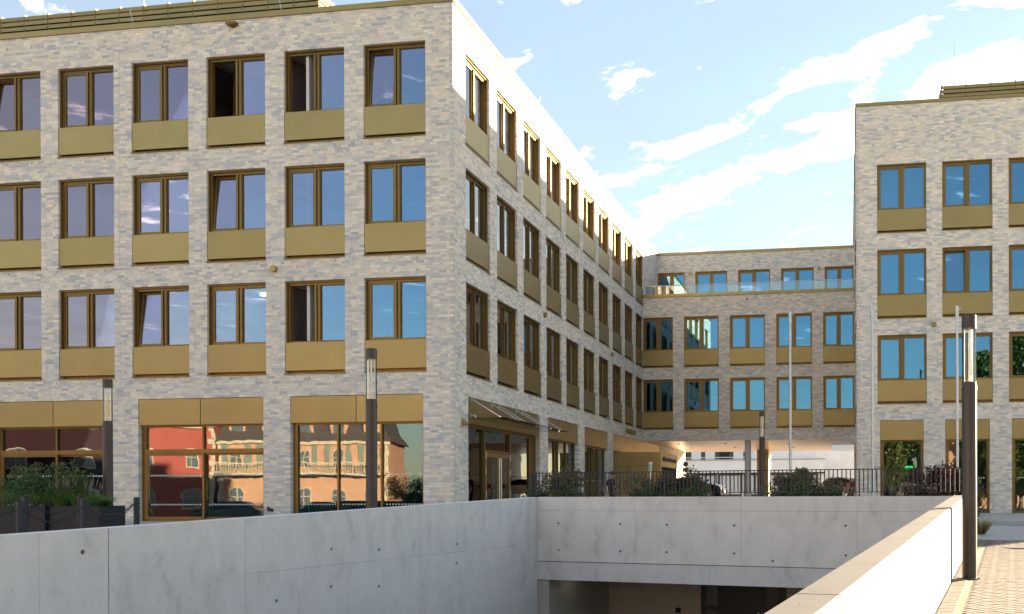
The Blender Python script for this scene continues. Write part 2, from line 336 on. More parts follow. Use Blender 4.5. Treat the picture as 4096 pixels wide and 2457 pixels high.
# ---------------------------------------------------------------- ground, trench geometry
LC = Vector((-3.735, 21.2, 0))                     # left inner corner of the trench
WD = Vector((0.326, 1, 0)).normalized()            # along the side walls, away from the viewer
BD = Vector((1, -0.3786, 0)).normalized()          # along the back wall, to the right
KW = math.hypot(0.326, 1); KB = math.hypot(1, 0.3786)
RC = LC + BD * (8.415 * KB)                        # right inner corner
def ground_z(x, y):
    u, v = UV(x, y)
    left = -0.034 * max(0.0, -3.0 - v); right = -0.14 - 0.034 * max(0.0, -5.3 - v)
    k = min(1, max(0, (u - 2.0) / 7.0)); k = k * k * (3 - 2 * k)
    return max(-1.25, left * (1 - k) + right * k)
def build_ground():
    th = math.hypot(0.265, 0)
    As = [-160, -80, -40, -20, -12, -6, -3, -1, -0.26, None, 8.415 * KB + 0.10, 10, 11, 13, 16, 20, 26, 40, 80, 160]
    Ts = [-140, -60, -30, -20, -14, -10, -6, -3, -1, -0.28, 0.0, 2, 4, 6, 8, 10, 13, 16, 20, 26, 40, 80, 140]
    a0, a1 = -0.26, 8.415 * KB + 0.10
    AA = sorted([a for a in As if a is not None] + [2.0, 5.0, 7.0])
    mb = MB(); idx = {}
    def vid(a, t):
        if (a, t) not in idx:
            p = LC + BD * a - WD * t; idx[(a, t)] = len(mb.v); mb.v.append((p.x, p.y, ground_z(p.x, p.y)))
        return idx[(a, t)]
    for i in range(len(AA) - 1):
        for j in range(len(Ts) - 1):
            x0, x1, t0, t1 = AA[i], AA[i + 1], Ts[j], Ts[j + 1]
            if x0 >= a0 - 1e-6 and x1 <= a1 + 1e-6 and t0 >= -0.29 and t1 <= 20.01: continue
            mb.f.append((vid(x0, t1), vid(x1, t1), vid(x1, t0), vid(x0, t0)))
    part('plaza_ground', mb, M['slab'], kind='structure')
    # platform in front of the buildings on the right, one step up
    mb = MB(); ring = [W(7.5, 1.4), W(45, 1.4), W(45, 80), W(0.5, 80), W(0.5, 20), W(3.5, 10)]
    n = len(ring)
    mb.poly([(p.x, p.y, 0.004) for p in ring])
    for i in range(n):
        p, q = ring[i], ring[(i + 1) % n]
        mb.quad((p.x, p.y, -0.2), (q.x, q.y, -0.2), (q.x, q.y, 0.004), (p.x, p.y, 0.004))
    part('upper_plaza', mb, M['slab'], kind='structure')
    mb = MB(); a, b = W(7.5, 1.36), W(45, 1.36)
    for k in range(25):
        u0, u1 = 7.5 + k * 1.5, 7.5 + k * 1.5 + 1.488
        p = [W(u0, 1.39), W(u1, 1.39), W(u1, 1.75), W(u0, 1.75)]
        n = len(mb.v)
        mb.v += [(q.x, q.y, -0.19) for q in p] + [(q.x, q.y, 0.012) for q in p]
        mb.f += [(n + 4, n + 5, n + 6, n + 7), (n, n + 1, n + 5, n + 4), (n + 1, n + 2, n + 6, n + 5), (n + 3, n, n + 4, n + 7)]
    part('step_kerb', mb, simple('kerb stone', (0.40, 0.39, 0.37), 0.8, 0, 0.08, 3), kind='structure')
    mb = MB()
    for t0, t1, z0, z1 in ((-9, 0, -3.4, -3.4), (0, 20, -3.4, -1.3)):
        p = [LC + BD * (-0.3) - WD * t1, LC + BD * 9.3 - WD * t1, LC + BD * 9.3 - WD * t0, LC + BD * (-0.3) - WD * t0]
        z = [z1, z1, z0, z0]
        mb.quad(*[(q.x, q.y, zz) for q, zz in zip(p, z)])
    part('garage_ramp', mb, M['asphalt'], kind='structure')
build_ground()
mb = MB()
for (v0, z0), (v1, z1) in (((26.0, 0.0), (28.0, 0.06)), ((28.0, 0.06), (37.0, 0.5)), ((37.0, 0.5), (42.0, 0.6)), ((42.0, 0.6), (95.0, 0.6))):
    p = [W(0.02, v0, z0 + 0.008), W(12.6 if v1 < 43 else 60, v0, z0 + 0.008), W(12.6 if v1 < 43 else 60, v1, z1 + 0.008), W(0.02, v1, z1 + 0.008)]
    mb.quad(*p)
mb.quad(W(-60, 42.7, 0.608), W(0.02, 42.7, 0.608), W(0.02, 95, 0.608), W(-60, 95, 0.608))
part('passage_road', mb, M['slab'], kind='structure')

# ---------------------------------------------------------------- facades
CH = 0.0828                                        # course height
Z_TOP = [7.787, 11.513, 15.245]; Z_SILL = [4.774, 8.500, 12.236]; WH = 3.011
GT, GP = 4.069, 3.194
ROOF, ROOFC = 16.38, 17.815
ALL_BRICKS = {}
def facade(bld, key, ox, oy, rot, x0, x1, z0, z1, openings, phase=0, corner0=None, corner1=None, bricks=(None, None), reveal=0.19):
    """openings: (x0,x1,z0,z1). local x along the wall, y into it. Adds mortar bed to the building and queues the bricks."""
    xs = sorted({x0, x1} | {a for o in openings for a in o[:2]}); zs = sorted({z0, z1} | {a for o in openings for a in o[2:]})
    xs = [x for x in xs if x0 <= x <= x1]; zs = [z for z in zs if z0 <= z <= z1]
    mb = MB()
    inside = lambda x, z: any(o[0] < x < o[1] and o[2] < z < o[3] for o in openings)
    yb = 0.007
    for i in range(len(xs) - 1):
        for j in range(len(zs) - 1):
            if inside((xs[i] + xs[i + 1]) / 2, (zs[j] + zs[j + 1]) / 2): continue
            mb.quad((xs[i], yb, zs[j]), (xs[i + 1], yb, zs[j]), (xs[i + 1], yb, zs[j + 1]), (xs[i], yb, zs[j + 1]))
    e = 0.003
    for a, b, c, d in openings:
        mb.quad((a - e, yb, c), (a - e, 0.34, c), (a - e, 0.34, d + e), (a - e, yb, d + e)); mb.quad((b + e, yb, c), (b + e, yb, d + e), (b + e, 0.34, d + e), (b + e, 0.34, c))
        mb.quad((a - e, yb, d + e), (b + e, yb, d + e), (b + e, 0.34, d + e), (a - e, 0.34, d + e)); mb.quad((a - e, yb, c), (a - e, 0.34, c), (b + e, 0.34, c), (b + e, yb, c))
    part('wall', mb, M['mortar'], bld, (ox, oy, 0), (0, 0, rot))
    rng = random.Random(hash(key) % 1000 + 3)
    rng = random.Random(sum(map(ord, key)))
    base = Z_TOP[0] - math.ceil((Z_TOP[0] - z0) / CH) * CH
    rows = []; k = 0
    bx0, bx1 = (x0 if bricks[0] is None else bricks[0]), (x1 if bricks[1] is None else bricks[1])
    out = ALL_BRICKS.setdefault(bld.name, [])
    while True:
        zb = base + k * CH; zt = zb + CH; k += 1
        if zt <= z0 + 0.01: continue
        if zb >= z1 - 0.01: break
        zb2, zt2 = max(zb, z0), min(zt, z1)
        cuts = sorted({zb2, zt2} | {a for o in openings for a in (o[2], o[3]) if zb2 + 0.012 < a < zt2 - 0.012})
        for zl, zh in zip(cuts, cuts[1:]):
            zm = (zl + zh) / 2
            spans = [(bx0, bx1)]
            for o in openings:
                if o[2] < zm < o[3]:
                    ns = []
                    for a, b in spans:
                        if o[1] <= a or o[0] >= b: ns.append((a, b)); continue
                        if o[0] > a + 0.01: ns.append((a, o[0]))
                        if o[1] < b - 0.01: ns.append((o[1], b))
                    spans = ns
            above = [o for o in openings if abs(zl - o[3]) < 0.02]
            for a, b in spans:
                lo = any(abs(a - o[1]) < 1e-6 for o in openings); hi = any(abs(b - o[0]) < 1e-6 for o in openings)
                aa, bb = a, b
                c0 = corner0 if (abs(a - x0) < 1e-6) else None; c1 = corner1 if abs(b - x1) < 1e-6 else None
                if c0 is not None: aa = a if (k + c0) % 2 else a + 0.122
                if c1 is not None: bb = b if (k + c1) % 2 else b - 0.122
                x = aa; first = True
                step = ((k * 3 + phase) % 8) * 0.0625
                while x < bb - 0.004:
                    if first: L = 0.125 + (step % 0.25) * 0.5 if (step > 0) else 0.25
                    else: L = 0.125 if rng.random() < 0.16 else 0.25
                    if first and L < 0.06: L = 0.125
                    nx = x + L
                    if bb - nx < 0.07: nx = bb
                    if nx > bb: nx = bb
                    d = 0.02
                    if first and (lo or c0 is not None): d = 0.118 if c0 is not None else reveal
                    if nx >= bb - 1e-6 and (hi or c1 is not None): d = 0.118 if c1 is not None else reveal
                    if any(o[0] - 0.01 < (x + nx) / 2 < o[1] + 0.01 for o in above): d = reveal
                    jl = 0.0 if first else 0.0045; jr = 0.0 if nx >= bb - 1e-6 else 0.0045
                    out.append((ox, oy, rot, x + jl, nx - jr, rng.uniform(-0.0018, 0.0018), d, zl + 0.0045 if abs(zl - cuts[0]) < 1e-6 and not above else zl, zh - 0.0045))
                    x = nx; first = False
def finish_bricks(bld, wld):
    """The 300 whole bricks that show largest become objects; the rest is one part."""
    L = ALL_BRICKS[bld.name]; c0 = Vector((0, 0, CAM_Z)); cand = []
    for i, b in enumerate(L):
        if b[6] == 0.02 and abs((b[4] - b[3]) - 0.241) < 0.004 and abs(b[8] - b[7] - 0.0738) < 0.002 and b[7] > 1.1:
            xm = (b[3] + b[4]) / 2; cr, sr = math.cos(b[2]), math.sin(b[2])
            u, v = b[0] + xm * cr, b[1] + xm * sr; p = wld(u, v, (b[7] + b[8]) / 2)
            k = (p.x - 0) / p.y
            if not (-0.74 < k < 0.335): continue
            nrm = Matrix.Rotation(-TH, 3, 'Z') @ Vector((sr, -cr, 0)); vd = (c0 - p); dist = vd.length
            face = nrm.dot(vd) / dist
            if face <= 0: continue
            cand.append((face / dist ** 2, i))
    cand.sort(reverse=True); pick = {i for _, i in cand[:300]}
    lx, lz = 0.241, 0.0738
    one = MB().brick(-lx / 2, lx / 2, 0, 0.02, -lz / 2, lz / 2).mesh('brick', M['brick'])
    for i in pick:
        b = L[i]; xm = (b[3] + b[4]) / 2; zm = (b[7] + b[8]) / 2; cr, sr = math.cos(b[2]), math.sin(b[2])
        y = b[5]; put('brick', one, bld, (b[0] + xm * cr - y * sr, b[1] + xm * sr + y * cr, zm), (0, 0, b[2]))
    V = []; F = []
    T = np.array([(0, 3, 2, 1), (4, 5, 6, 7), (0, 1, 5, 4), (1, 2, 6, 5), (3, 0, 4, 7)])
    rest = np.array([b for i, b in enumerate(L) if i not in pick])
    ox, oy, rt, xa, xb, y, d, za, zb = rest.T
    cr, sr = np.cos(rt), np.sin(rt)
    n = len(rest); P = np.zeros((n, 8, 3))
    for k, (xx, yy, zz) in enumerate(((xa, y, za), (xb, y, za), (xb, d, za), (xa, d, za), (xa, y, zb), (xb, y, zb), (xb, d, zb), (xa, d, zb))):
        P[:, k, 0] = ox + xx * cr - yy * sr; P[:, k, 1] = oy + xx * sr + yy * cr; P[:, k, 2] = zz
    Fc = (np.arange(n)[:, None, None] * 8 + T[None]).reshape(-1, 4)
    me = bpy.data.meshes.new('brickwork'); me.vertices.add(n * 8); me.vertices.foreach_set('co', P.reshape(-1))
    me.loops.add(Fc.size); me.loops.foreach_set('vertex_index', Fc.reshape(-1).astype(np.int32))
    me.polygons.add(len(Fc)); me.polygons.foreach_set('loop_start', (np.arange(len(Fc)) * 4).astype(np.int32))
    me.polygons.foreach_set('loop_total', np.full(len(Fc), 4, np.int32))
    me.materials.append(M['brick']); me.update(calc_edges=True); me.shade_flat()
    put('brickwork', me, bld, kind='stuff')

# ---------------------------------------------------------------- windows
CACHE = {}
def cached(key, fn):
    if key not in CACHE: CACHE[key] = fn()
    return CACHE[key]
def slats_mesh():
    mb = MB(); n = 22
    for i in range(n):
        x = i * 0.74 / n; mb.quad((x, 0.0, 0), (x + 0.034, 0.03, 0), (x + 0.034, 0.03, 1.72), (x, 0.0, 1.72))
    return mb.mesh('curtain', M['curtain'])
def window(bld, ox, oy, rot, x, z, w=2.1, h=WH, panel=True, state='shut', curtain=False, sill=True, side=None):
    """x,z: lower left corner of the opening. Parts: frame (the window itself), sash, two panes, panel, sill."""
    cr, sr = math.cos(rot), math.sin(rot)
    loc = (ox + x * cr, oy + x * sr, z)
    zb = 1.02 if panel else 0.03
    xm = round(w * 0.483, 3)
    key = (round(w, 2), round(h, 2), panel, side)
    def frame():
        mb = MB()
        mb.box(0.0, 0.10, 0.15, 0.25, zb, h); mb.box(w - 0.075, w, 0.15, 0.25, zb, h)
        mb.box(0.10, w - 0.075, 0.15, 0.25, h - 0.12, h); mb.box(0.10, w - 0.075, 0.15, 0.25, zb, zb + 0.06)
        mb.box(0.0, 0.045, 0.085, 0.149, zb, h); mb.box(w - 0.045, w, 0.085, 0.149, zb, h); mb.box(0.045, w - 0.045, 0.085, 0.149, h - 0.05, h)
        mb.box(xm - 0.035, xm + 0.035, 0.11, 0.25, zb + 0.06, h - 0.12); mb.box(xm + 0.052, xm + 0.135, 0.15, 0.25, zb + 0.06, h - 0.12)
        mb.box(xm + 0.036, xm + 0.051, 0.20, 0.25, zb + 0.06, h - 0.12)
        for q in (0.12, 0.5, 0.9):
            zz = zb + (h - zb) * q; mb.box(xm + 0.036, xm + 0.050, 0.15, 0.17, zz, zz + 0.03)
        mb.ring(xm + 0.135, w - 0.075, 0.17, 0.25, zb + 0.06, h - 0.12, 0.02)
        if panel: mb.box(0.0, w, 0.19, 0.25, 0.0, zb)
        return mb.mesh('window', M['frame'])
    f = put('window', cached(('f',) + key, frame), bld, loc, (0, 0, rot))
    sw, sh = xm - 0.035 - 0.10, h - 0.12 - zb - 0.06
    def sash():
        return MB().ring(0, sw, -0.03, 0.05, 0, sh, 0.065).mesh('sash', M['frame'])
    def pane(a, b):
        return lambda: MB().box(a, b, 0.0, 0.012, 0.02, sh - 0.02).mesh('pane', M['glass'])
    so = (0.10, 0.195, zb + 0.06); r = (0, 0, 0)
    if state == 'tilt': r = (-0.085, 0, 0)
    if state == 'open': r = (0, 0, 1.32)
    put('sash', cached(('s',) + key, sash), f, so, r)
    put('pane', cached(('p1',) + key, pane(0.06, sw - 0.06)), f, so, r)
    put('pane', cached(('p2',) + key, pane(xm + 0.145, w - 0.09)), f, (0, 0.215, zb + 0.06))
    if panel:
        def pan():
            mb = MB(); x0, x1 = 0.012, w - 0.012
            mb.box(x0, x1, 0.02, 0.06, 0.115, 1.02)
            return mb.mesh('panel', M['bronze'])
        put('panel', cached(('b',) + key, pan), f)
    if sill:
        put('sill', cached(('sl',) + key, lambda: MB().box(-0.012, w + 0.012, -0.035, 0.19, 0.0, 0.022).box(-0.012, w + 0.012, -0.035, -0.02, -0.012, -0.0005).mesh('sill', M['frame'])), f)
    if curtain:
        sl = cached('slats', slats_mesh)
        put('curtain', sl, f, (0.17, 0.28, zb + 0.1)); put('curtain', sl, f, (xm + 0.16, 0.28, zb + 0.1))
    return f
def interior(bld, ox, oy, rot, x0, x1, depth, zt, walls=(), open_start=False):
    """rooms behind the glass: floors, ceilings, back wall, cross walls, ceiling joints"""
    mb = MB()
    y0 = 0.27
    for zf, zc in zt:
        mb.quad((x0, y0, zf), (x1, y0, zf), (x1, depth, zf), (x0, depth, zf)); mb.quad((x0, y0, zc), (x0, depth, zc), (x1, depth, zc), (x1, y0, zc))
        mb.quad((x0, depth, zf), (x1, depth, zf), (x1, depth, zc), (x0, depth, zc))
        for xw in (() if open_start else (x0,)) + tuple(walls) + (x1,): mb.box(xw - 0.05, xw + 0.05, y0, depth, zf, zc)
    part('rooms', mb, M['room'], bld, (ox, oy, 0), (0, 0, rot))
    mb = MB()
    for zf, zc in zt:
        xx = x0 + 0.6
        while xx < x1: mb.box(xx - 0.006, xx + 0.006, y0, depth, zc - 0.004, zc - 0.001); xx += 1.25
        yy = y0 + 0.7
        while yy < depth: mb.box(x0, x1, yy - 0.006, yy + 0.006, zc - 0.005, zc - 0.0015); yy += 0.625
    part('ceiling_joints', mb, M['void'], bld, (ox, oy, 0), (0, 0, rot), kind='stuff')
def coping(bld, ox, oy, rot, x0, x1, z, h=0.17, d0=-0.05, d1=0.40, n=6, name='coping'):
    step = (x1 - x0) / n
    one = MB().box(0.003, step - 0.003, d0, d1, 0, h).mesh(name, M['bronze'])
    cr, sr = math.cos(rot), math.sin(rot)
    for i in range(n): put(name, one, bld, (ox + (x0 + i * step) * cr, oy + (x0 + i * step) * sr, z), (0, 0, rot))
def louvre(bld, ox, oy, rot, x0, x1, z0, z1, pitch, ns=6):
    cr, sr = math.cos(rot), math.sin(rot); n = max(1, round((x1 - x0) / pitch)); p = (x1 - x0) / n
    fr = MB().box(0, 0.035, 0.0, 0.12, z0 - z0, z1 - z0 + 0.02).box(0, p, 0.10, 0.13, 0, 0.05).mesh('louvre_panel', M['frame'])
    sh = (z1 - z0) / ns
    sl = MB(); sl.prism([(0, 0), (0, 0.02), (0, 0.02)], 0, 0.001)
    e = sh * 0.74
    sl = MB(); sl.v = [(0.037, -0.012, 0.0), (p - 0.002, -0.012, 0.0), (p - 0.002, 0.0, e), (0.037, 0.0, e), (0.037, 0.055, e + 0.02), (p - 0.002, 0.055, e + 0.02), (0.037, 0.06, e + 0.012), (p - 0.002, 0.06, e + 0.012), (0.037, 0.004, -0.004), (p - 0.002, 0.004, -0.004)]
    sl.f = [(0, 1, 2, 3), (3, 2, 5, 4), (4, 5, 7, 6), (6, 7, 9, 8), (8, 9, 1, 0), (0, 3, 4, 6, 8), (1, 9, 7, 5, 2)]
    sm = sl.mesh('slat', M['bronze'])
    for i in range(n):
        x = x0 + i * p
        f = put('louvre_panel', fr, bld, (ox + x * cr, oy + x * sr, z0), (0, 0, rot))
        for k in range(ns): put('slat', sm, f, (0, 0, k * sh))

# ======================================================================= left block (front A, courtyard side R)
bl = thing('town_hall', 'four storey brick block with bronze window panels and its sharp corner towards the ramp', 'building', B0, -TH)
AL = {5: (-3.010, -0.915), 4: (-5.768, -3.670), 3: (-8.535, -6.430), 2: (-11.272, -9.186), 1: (-14.034, -11.932), 0: (-16.80, -14.69), -1: (-19.56, -17.45)}
AX0 = -22.0
openA = [(a, b, zs, zs + WH) for a, b in AL.values() for zs in Z_SILL]
GA = [(-22.0, -17.65), (-16.54, -12.01), (-11.065, -6.534), (-5.590, -1.026)]
openA += [(a, b, -0.05, GT) for a, b in GA[1:]]
facade(bl, 'frontA', 0, 0, 0, AX0, 0, -0.35, ROOF, openA, 0, None, 1, (-18.2, None))
RW = {i: (1.0 + 2.765 * (i - 1), 1.0 + 2.765 * (i - 1) + 2.09) for i in range(1, 11)}
VM, VU, VMB = 27.80, 32.26, 42.6
openR = []
for i in range(1, 11):
    for k in range(3):
        a, b = RW[i]
        if i == 10 and k < 2: a, b = 25.88, VM + 0.02
        openR.append((a, b, Z_SILL[k], Z_SILL[k] + WH))
GR = [(1.143, 8.372), (9.463, 13.859), (14.943, 19.245), (20.452, 32.9)]
openR += [(a, b, -0.05, GT) for a, b in GR]
facade(bl, 'sideR', 0, 0, math.pi / 2, 0, VMB, -0.35, ROOF, openR, 3, 1, None, (None, VMB))
states = {(4, 2): 'open', (3, 2): 'open', (5, 2): 'tilt', (3, 1): 'tilt', (2, 0): 'tilt', (4, 0): 'open', (0, 2): 'tilt'}
for i, (a, b) in AL.items():
    for k in range(3): window(bl, 0, 0, 0, a, Z_SILL[k], b - a, state=states.get((i, k), 'shut'))
for i in range(1, 11):
    for k in range(3):
        a, b = RW[i]
        if i == 10 and k < 2: a, b = 25.88, VM - 0.002
        window(bl, 0, 0, math.pi / 2, a, Z_SILL[k], b - a)
FL = [(-0.02, 3.25), (4.35 + 0.1, 7.95), (8.2, 11.70), (11.95, 15.45)]
interior(bl, 0, 0, 0, AX0 + 0.1, -5.10, 5.2, FL, (-17.1, -14.36, -11.6, -8.86))
interior(bl, 0, 0, math.pi / 2, 0.275, VM - 0.1, 5.0, FL[1:], (6.4, 11.95, 17.5, 23.0), True)
interior(bl, 0, 0, math.pi / 2, 0.275, 20.2, 5.0, FL[:1], (8.9, 14.4), True)
# ground floor glazing
def storefront(bld, ox, oy, rot, a, b, top, kind, zb=0.03, dots=True, fascia=2):
    """one bay: fascia panels, frame, panes, film squares"""
    w = b - a; cr, sr = math.cos(rot), math.sin(rot); loc = (ox + a * cr, oy + a * sr, 0)
    mb = MB(); y0, y1 = 0.17, 0.29
    mb.box(0, 0.16, y0, y1, zb, top); mb.box(w - 0.10, w, y0, y1, zb, top); mb.box(0.16, w - 0.10, y0, y1, top - 0.06, top); mb.box(0.16, w - 0.10, y0, y1, zb - 0.03, zb + 0.05)
    mb.box(0, w, 0.20, 0.29, top, GT)
    panes = []
    if kind == 'transom':
        xm = w * 0.495
        mb.box(0.16, w - 0.10, 0.10, y1, 2.25, 2.39); mb.box(xm - 0.03, xm + 0.03, y0, y1, 2.39, top - 0.06)
        panes += [(0.16, xm - 0.03, 2.39, top - 0.06, 0.23), (xm + 0.03, w - 0.10, 2.39, top - 0.06, 0.23)]
        mb.ring(0.16, xm + 0.06, 0.14, 0.22, zb + 0.05, 2.25, 0.07); mb.ring(xm - 0.02, w - 0.10, 0.225, 0.29, zb + 0.05, 2.25, 0.06)
        panes += [(0.23, xm - 0.01, zb + 0.12, 2.18, 0.18), (xm + 0.06, w - 0.16, zb + 0.11, 2.19, 0.25)]
    else:
        cuts = kind
        pts = [0.16] + [c - a for c in cuts] + [w - 0.10]
        for c in pts[1:-1]: mb.box(c - 0.03, c + 0.03, y0, y1, zb + 0.05, top - 0.06)
        for i in range(len(pts) - 1):
            p0 = pts[i] + (0.03 if i else 0); p1 = pts[i + 1] - (0.03 if i < len(pts) - 2 else 0)
            panes.append((p0, p1, zb + 0.05, top - 0.06, 0.23))
    f = part('shop_window', mb, M['frame'], bld, loc, (0, 0, rot))
    for p0, p1, z0, z1, y in panes: part('pane', MB().box(p0 + 0.002, p1 - 0.002, y, y + 0.016, z0 + 0.002, z1 - 0.002), M['shopglass'], f)
    pw = w / fascia
    for i in range(fascia): part('fascia_panel', MB().box(i * pw + 0.012, (i + 1) * pw - 0.012, 0.015, 0.055, GP, GT - 0.025), M['bronze'], f)
    if dots:
        mb = MB()
        for p0, p1, z0, z1, y in panes:
            if z0 > 1: continue
            x = p0 + 0.10
            while x < p1 - 0.1:
                for zz in (1.50, 0.53): mb.quad((x, y - 0.002, zz), (x + 0.045, y - 0.002, zz), (x + 0.045, y - 0.002, zz + 0.045), (x, y - 0.002, zz + 0.045))
                x += 0.105
        part('film_squares', mb, M['decal'], f, kind='stuff')
    return f
storefront(bl, 0, 0, 0, *GA[1], GP, 'transom'); storefront(bl, 0, 0, 0, *GA[2], GP, 'transom'); storefront(bl, 0, 0, 0, *GA[3], GP, (-4.03, -2.53))
rq = math.pi / 2
storefront(bl, 0, 0, rq, *GR[1], GP, (10.9, 11.0 + 0.35, 12.5), fascia=1); storefront(bl, 0, 0, rq, *GR[2], GP, (16.4, 16.85, 18.0), fascia=1)
# entrance bay with double door
def entrance():
    a, b = GR[0]; w = b - a; loc = (0, a, 0)
    mb = MB(); y0, y1 = 0.17, 0.29
    d0, d1 = 2.80 - a + 0.1, 5.30 - a + 0.1
    mb.box(0, 0.12, y0, y1, 0, GP); mb.box(w - 0.75, w, y0, y1 + 0.05, 0, GP); mb.box(0.12, w - 0.75, y0, y1, GP - 0.10, GP); mb.box(0, w, 0.20, 0.29, GP, GT)
    mb.box(d0 - 0.05, d0 + 0.05, y0 - 0.03, y1, 0, GP - 0.1); mb.box(d1 - 0.05, d1 + 0.05, y0 - 0.03, y1, 0, GP - 0.1); mb.box(d0 + 0.05, d1 - 0.05, y0 - 0.02, y1, 2.30, 2.42)
    f = part('entrance_front', mb, M['frame'], bl, loc, (0, 0, rq))
    for p0, p1, z0, z1 in ((0.12, d0 - 0.05, 0.02, GP - 0.1), (d1 + 0.05, w - 0.75, 0.02, GP - 0.1), (d0 + 0.05, d1 - 0.05, 2.42, GP - 0.1)):
        part('pane', MB().box(p0, p1, 0.23, 0.245, z0, z1), M['shopglass'], f)
    xm = (d0 + d1) / 2
    for s in (0, 1):
        e0, e1 = (d0 + 0.055, xm - 0.004) if s == 0 else (xm + 0.004, d1 - 0.055)
        part('door_leaf', MB().ring(e0, e1, 0.13, 0.20, 0.02, 2.295, 0.10, 0.12, 0.14), M['bronze'], f)
        part('pane', MB().box(e0 + 0.1, e1 - 0.1, 0.16, 0.17, 0.16, 2.175), M['shopglass'], f)
        xh = xm + (-0.09 if s == 0 else 0.09)
        hb = MB(); hb.tube((xh, 0.05, 0.25), (xh, 0.05, 2.15), 0.022); hb.tube((xh, 0.05, 0.6), (xh, 0.13, 0.6), 0.012); hb.tube((xh, 0.05, 1.9), (xh, 0.13, 1.9), 0.012)
        part('door_handle', hb, M['steel'], f, smooth=False)
        hx = d0 + 0.055 if s == 0 else d1 - 0.055
        for zz in (0.75, 1.55, 2.1): part('hinge', MB().tube((hx, 0.115, zz), (hx, 0.115, zz + 0.24), 0.018, n=8), M['steel'], f)
    for i in range(3): part('fascia_panel', MB().box(i * w / 3 + 0.012, (i + 1) * w / 3 - 0.012, 0.015, 0.055, GP, GT - 0.02), M['bronze'], f)
    mb = MB()
    x = 0.2
    while x < w - 0.8:
        mb.quad((x, 0.227, 1.5), (x + 0.05, 0.227, 1.5), (x + 0.05, 0.227, 1.55), (x, 0.227, 1.55)); x += 0.12
    part('film_squares', mb, M['void'], f, kind='stuff')
entrance()
# passage fascia (opening 4 of the courtyard side)
pf = part('passage_fascia', MB().box(0.01, 12.43, 0.02, 0.06, GP - 0.02, GT - 0.02).box(0.0, 12.44, 0.9, 1.0, -0.1, GT), M['bronze'], bl, (0, GR[3][0], 0), (0, 0, rq))
# porch
pu0, pu1, pv0, pv1 = -0.85, 2.50, 20.60, 25.50
pr = part('porch', MB().box(pu0, pu1 - 0.03, pv0 + 0.03, pv1, 0, 2.28).box(pu0, pu1 - 0.03, pv0 + 0.03, pv1, 2.28, 3.05), M['void'], bl)
for a, b, z0, z1 in ((pu0, 1.90, 2.365, 3.06), (1.915, pu1, 2.365, 3.06), (pu0, 0.88, 0.02, 2.35), (0.895, 1.90, 0.02, 2.35), (1.915, pu1, 0.02, 2.35)):
    part('cladding_panel', MB().box(a, b, pv0, pv0 + 0.028, z0, z1), M['bronze'], pr)
part('cladding_panel', MB().box(pu1 - 0.028, pu1, pv0 + 0.03, pv1, 2.32, 3.06), M['bronze'], pr)
part('cladding_panel', MB().box(pu1 - 0.028, pu1, pv0 + 0.03, pv0 + 0.35, 0.02, 2.31), M['bronze'], pr)
part('pane', MB().box(pu1 - 0.2, pu1 - 0.18, pv0 + 0.4, pv1, 0.05, 2.28), M['shopglass'], pr)
part('cladding_panel', MB().box(pu0, pu1, pv0, pv1, 3.061, 3.085), M['bronze'], pr)
# roof, copings, louvres, rear closure
mb = MB().box(AX0, -0.35, 0.35, VMB, ROOF - 0.35, ROOF - 0.05).box(AX0 - 0.2, AX0, 0, VMB, -0.3, ROOF).box(AX0, -0.3, VMB, VMB + 0.2, -0.3, ROOF).box(AX0, -0.3, 5.25, 5.4, -0.3, ROOF - 0.35)
mb.box(-5.3, -5.15, 5.4, VMB, -0.3, ROOF - 0.35)
part('flat_roof', mb, M['roof'], bl)
mb = MB().box(AX0, -0.02, 0.02, 0.35, ROOF - 0.3, ROOF).box(-0.35, -0.02, 0.35, VMB, ROOF - 0.3, ROOF)
part('parapet', mb, M['mortar'], bl)
coping(bl, 0, 0, 0, AX0, -0.003, ROOF, 0.165, n=8); coping(bl, 0, 0, rq, -0.05, VU, ROOF, 0.165, n=10, d1=0.36)
louvre(bl, 0, 1.0, 0, -20.0, -5.12, ROOF + 0.10, 17.72, 0.93, 7)
louvre(bl, -5.12, 1.0, rq, 0.02, 9.0, ROOF + 0.10, 17.72, 0.93, 7)
part('screen_core', MB().box(-20, -5.25, 1.14, 10, ROOF, 17.66), M['frame'], bl)
for x in (-11.35, -5.95): part('lightning_rod', MB().tube((x, 0.25, ROOF + 0.1), (x - 0.12, 0.2, ROOF + 0.75), 0.008, n=6), M['steel'], bl)
part('lightning_rod', MB().tube((-12.6, 2.2, ROOF), (-12.6, 2.2, 19.6), 0.02, 0.008, n=6), M['steel'], bl)
for v in (9.0, 18.0, 26.5): part('lightning_rod', MB().tube((-0.3, v, ROOF + 0.1), (-0.2, v + 0.15, ROOF + 0.8), 0.012, n=6), M['steel'], bl)
def disc(bld, p, nrm, r=0.11, d=0.09):
    p = Vector(p); n = Vector(nrm); part('vent_cap', MB().tube(p, p + n * d, r, r, 20).tube(p + n * d, p + n * (d + 0.012), r * 0.97, r * 0.9, 20), M['bronze'], bld)
disc(bl, (-6.13, 0, 8.19), (0, -1, 0)); disc(bl, (0, 9.01, 8.19), (1, 0, 0)); disc(bl, (0, 20.1, 8.19), (1, 0, 0))
part('floodlight', MB().box(-7.70, -7.36, -0.20, -0.02, 16.17, 16.25).box(-7.6, -7.46, -0.05, 0.0, 16.12, 16.2), M['frame'], bl)
part('wall_lamp', MB().prism([(0.0, 3.08), (0.16, 3.08), (0.06, 3.30), (0.0, 3.30)], 0.58, 0.80), M['bronze'], bl)
part('socket_box', MB().box(-6.35, -6.20, -0.09, 0.0, 0.33, 0.42).box(-6.36, -6.32, -0.1, 0, 0.40, 0.47), M['anthracite'], bl)
mb = MB()
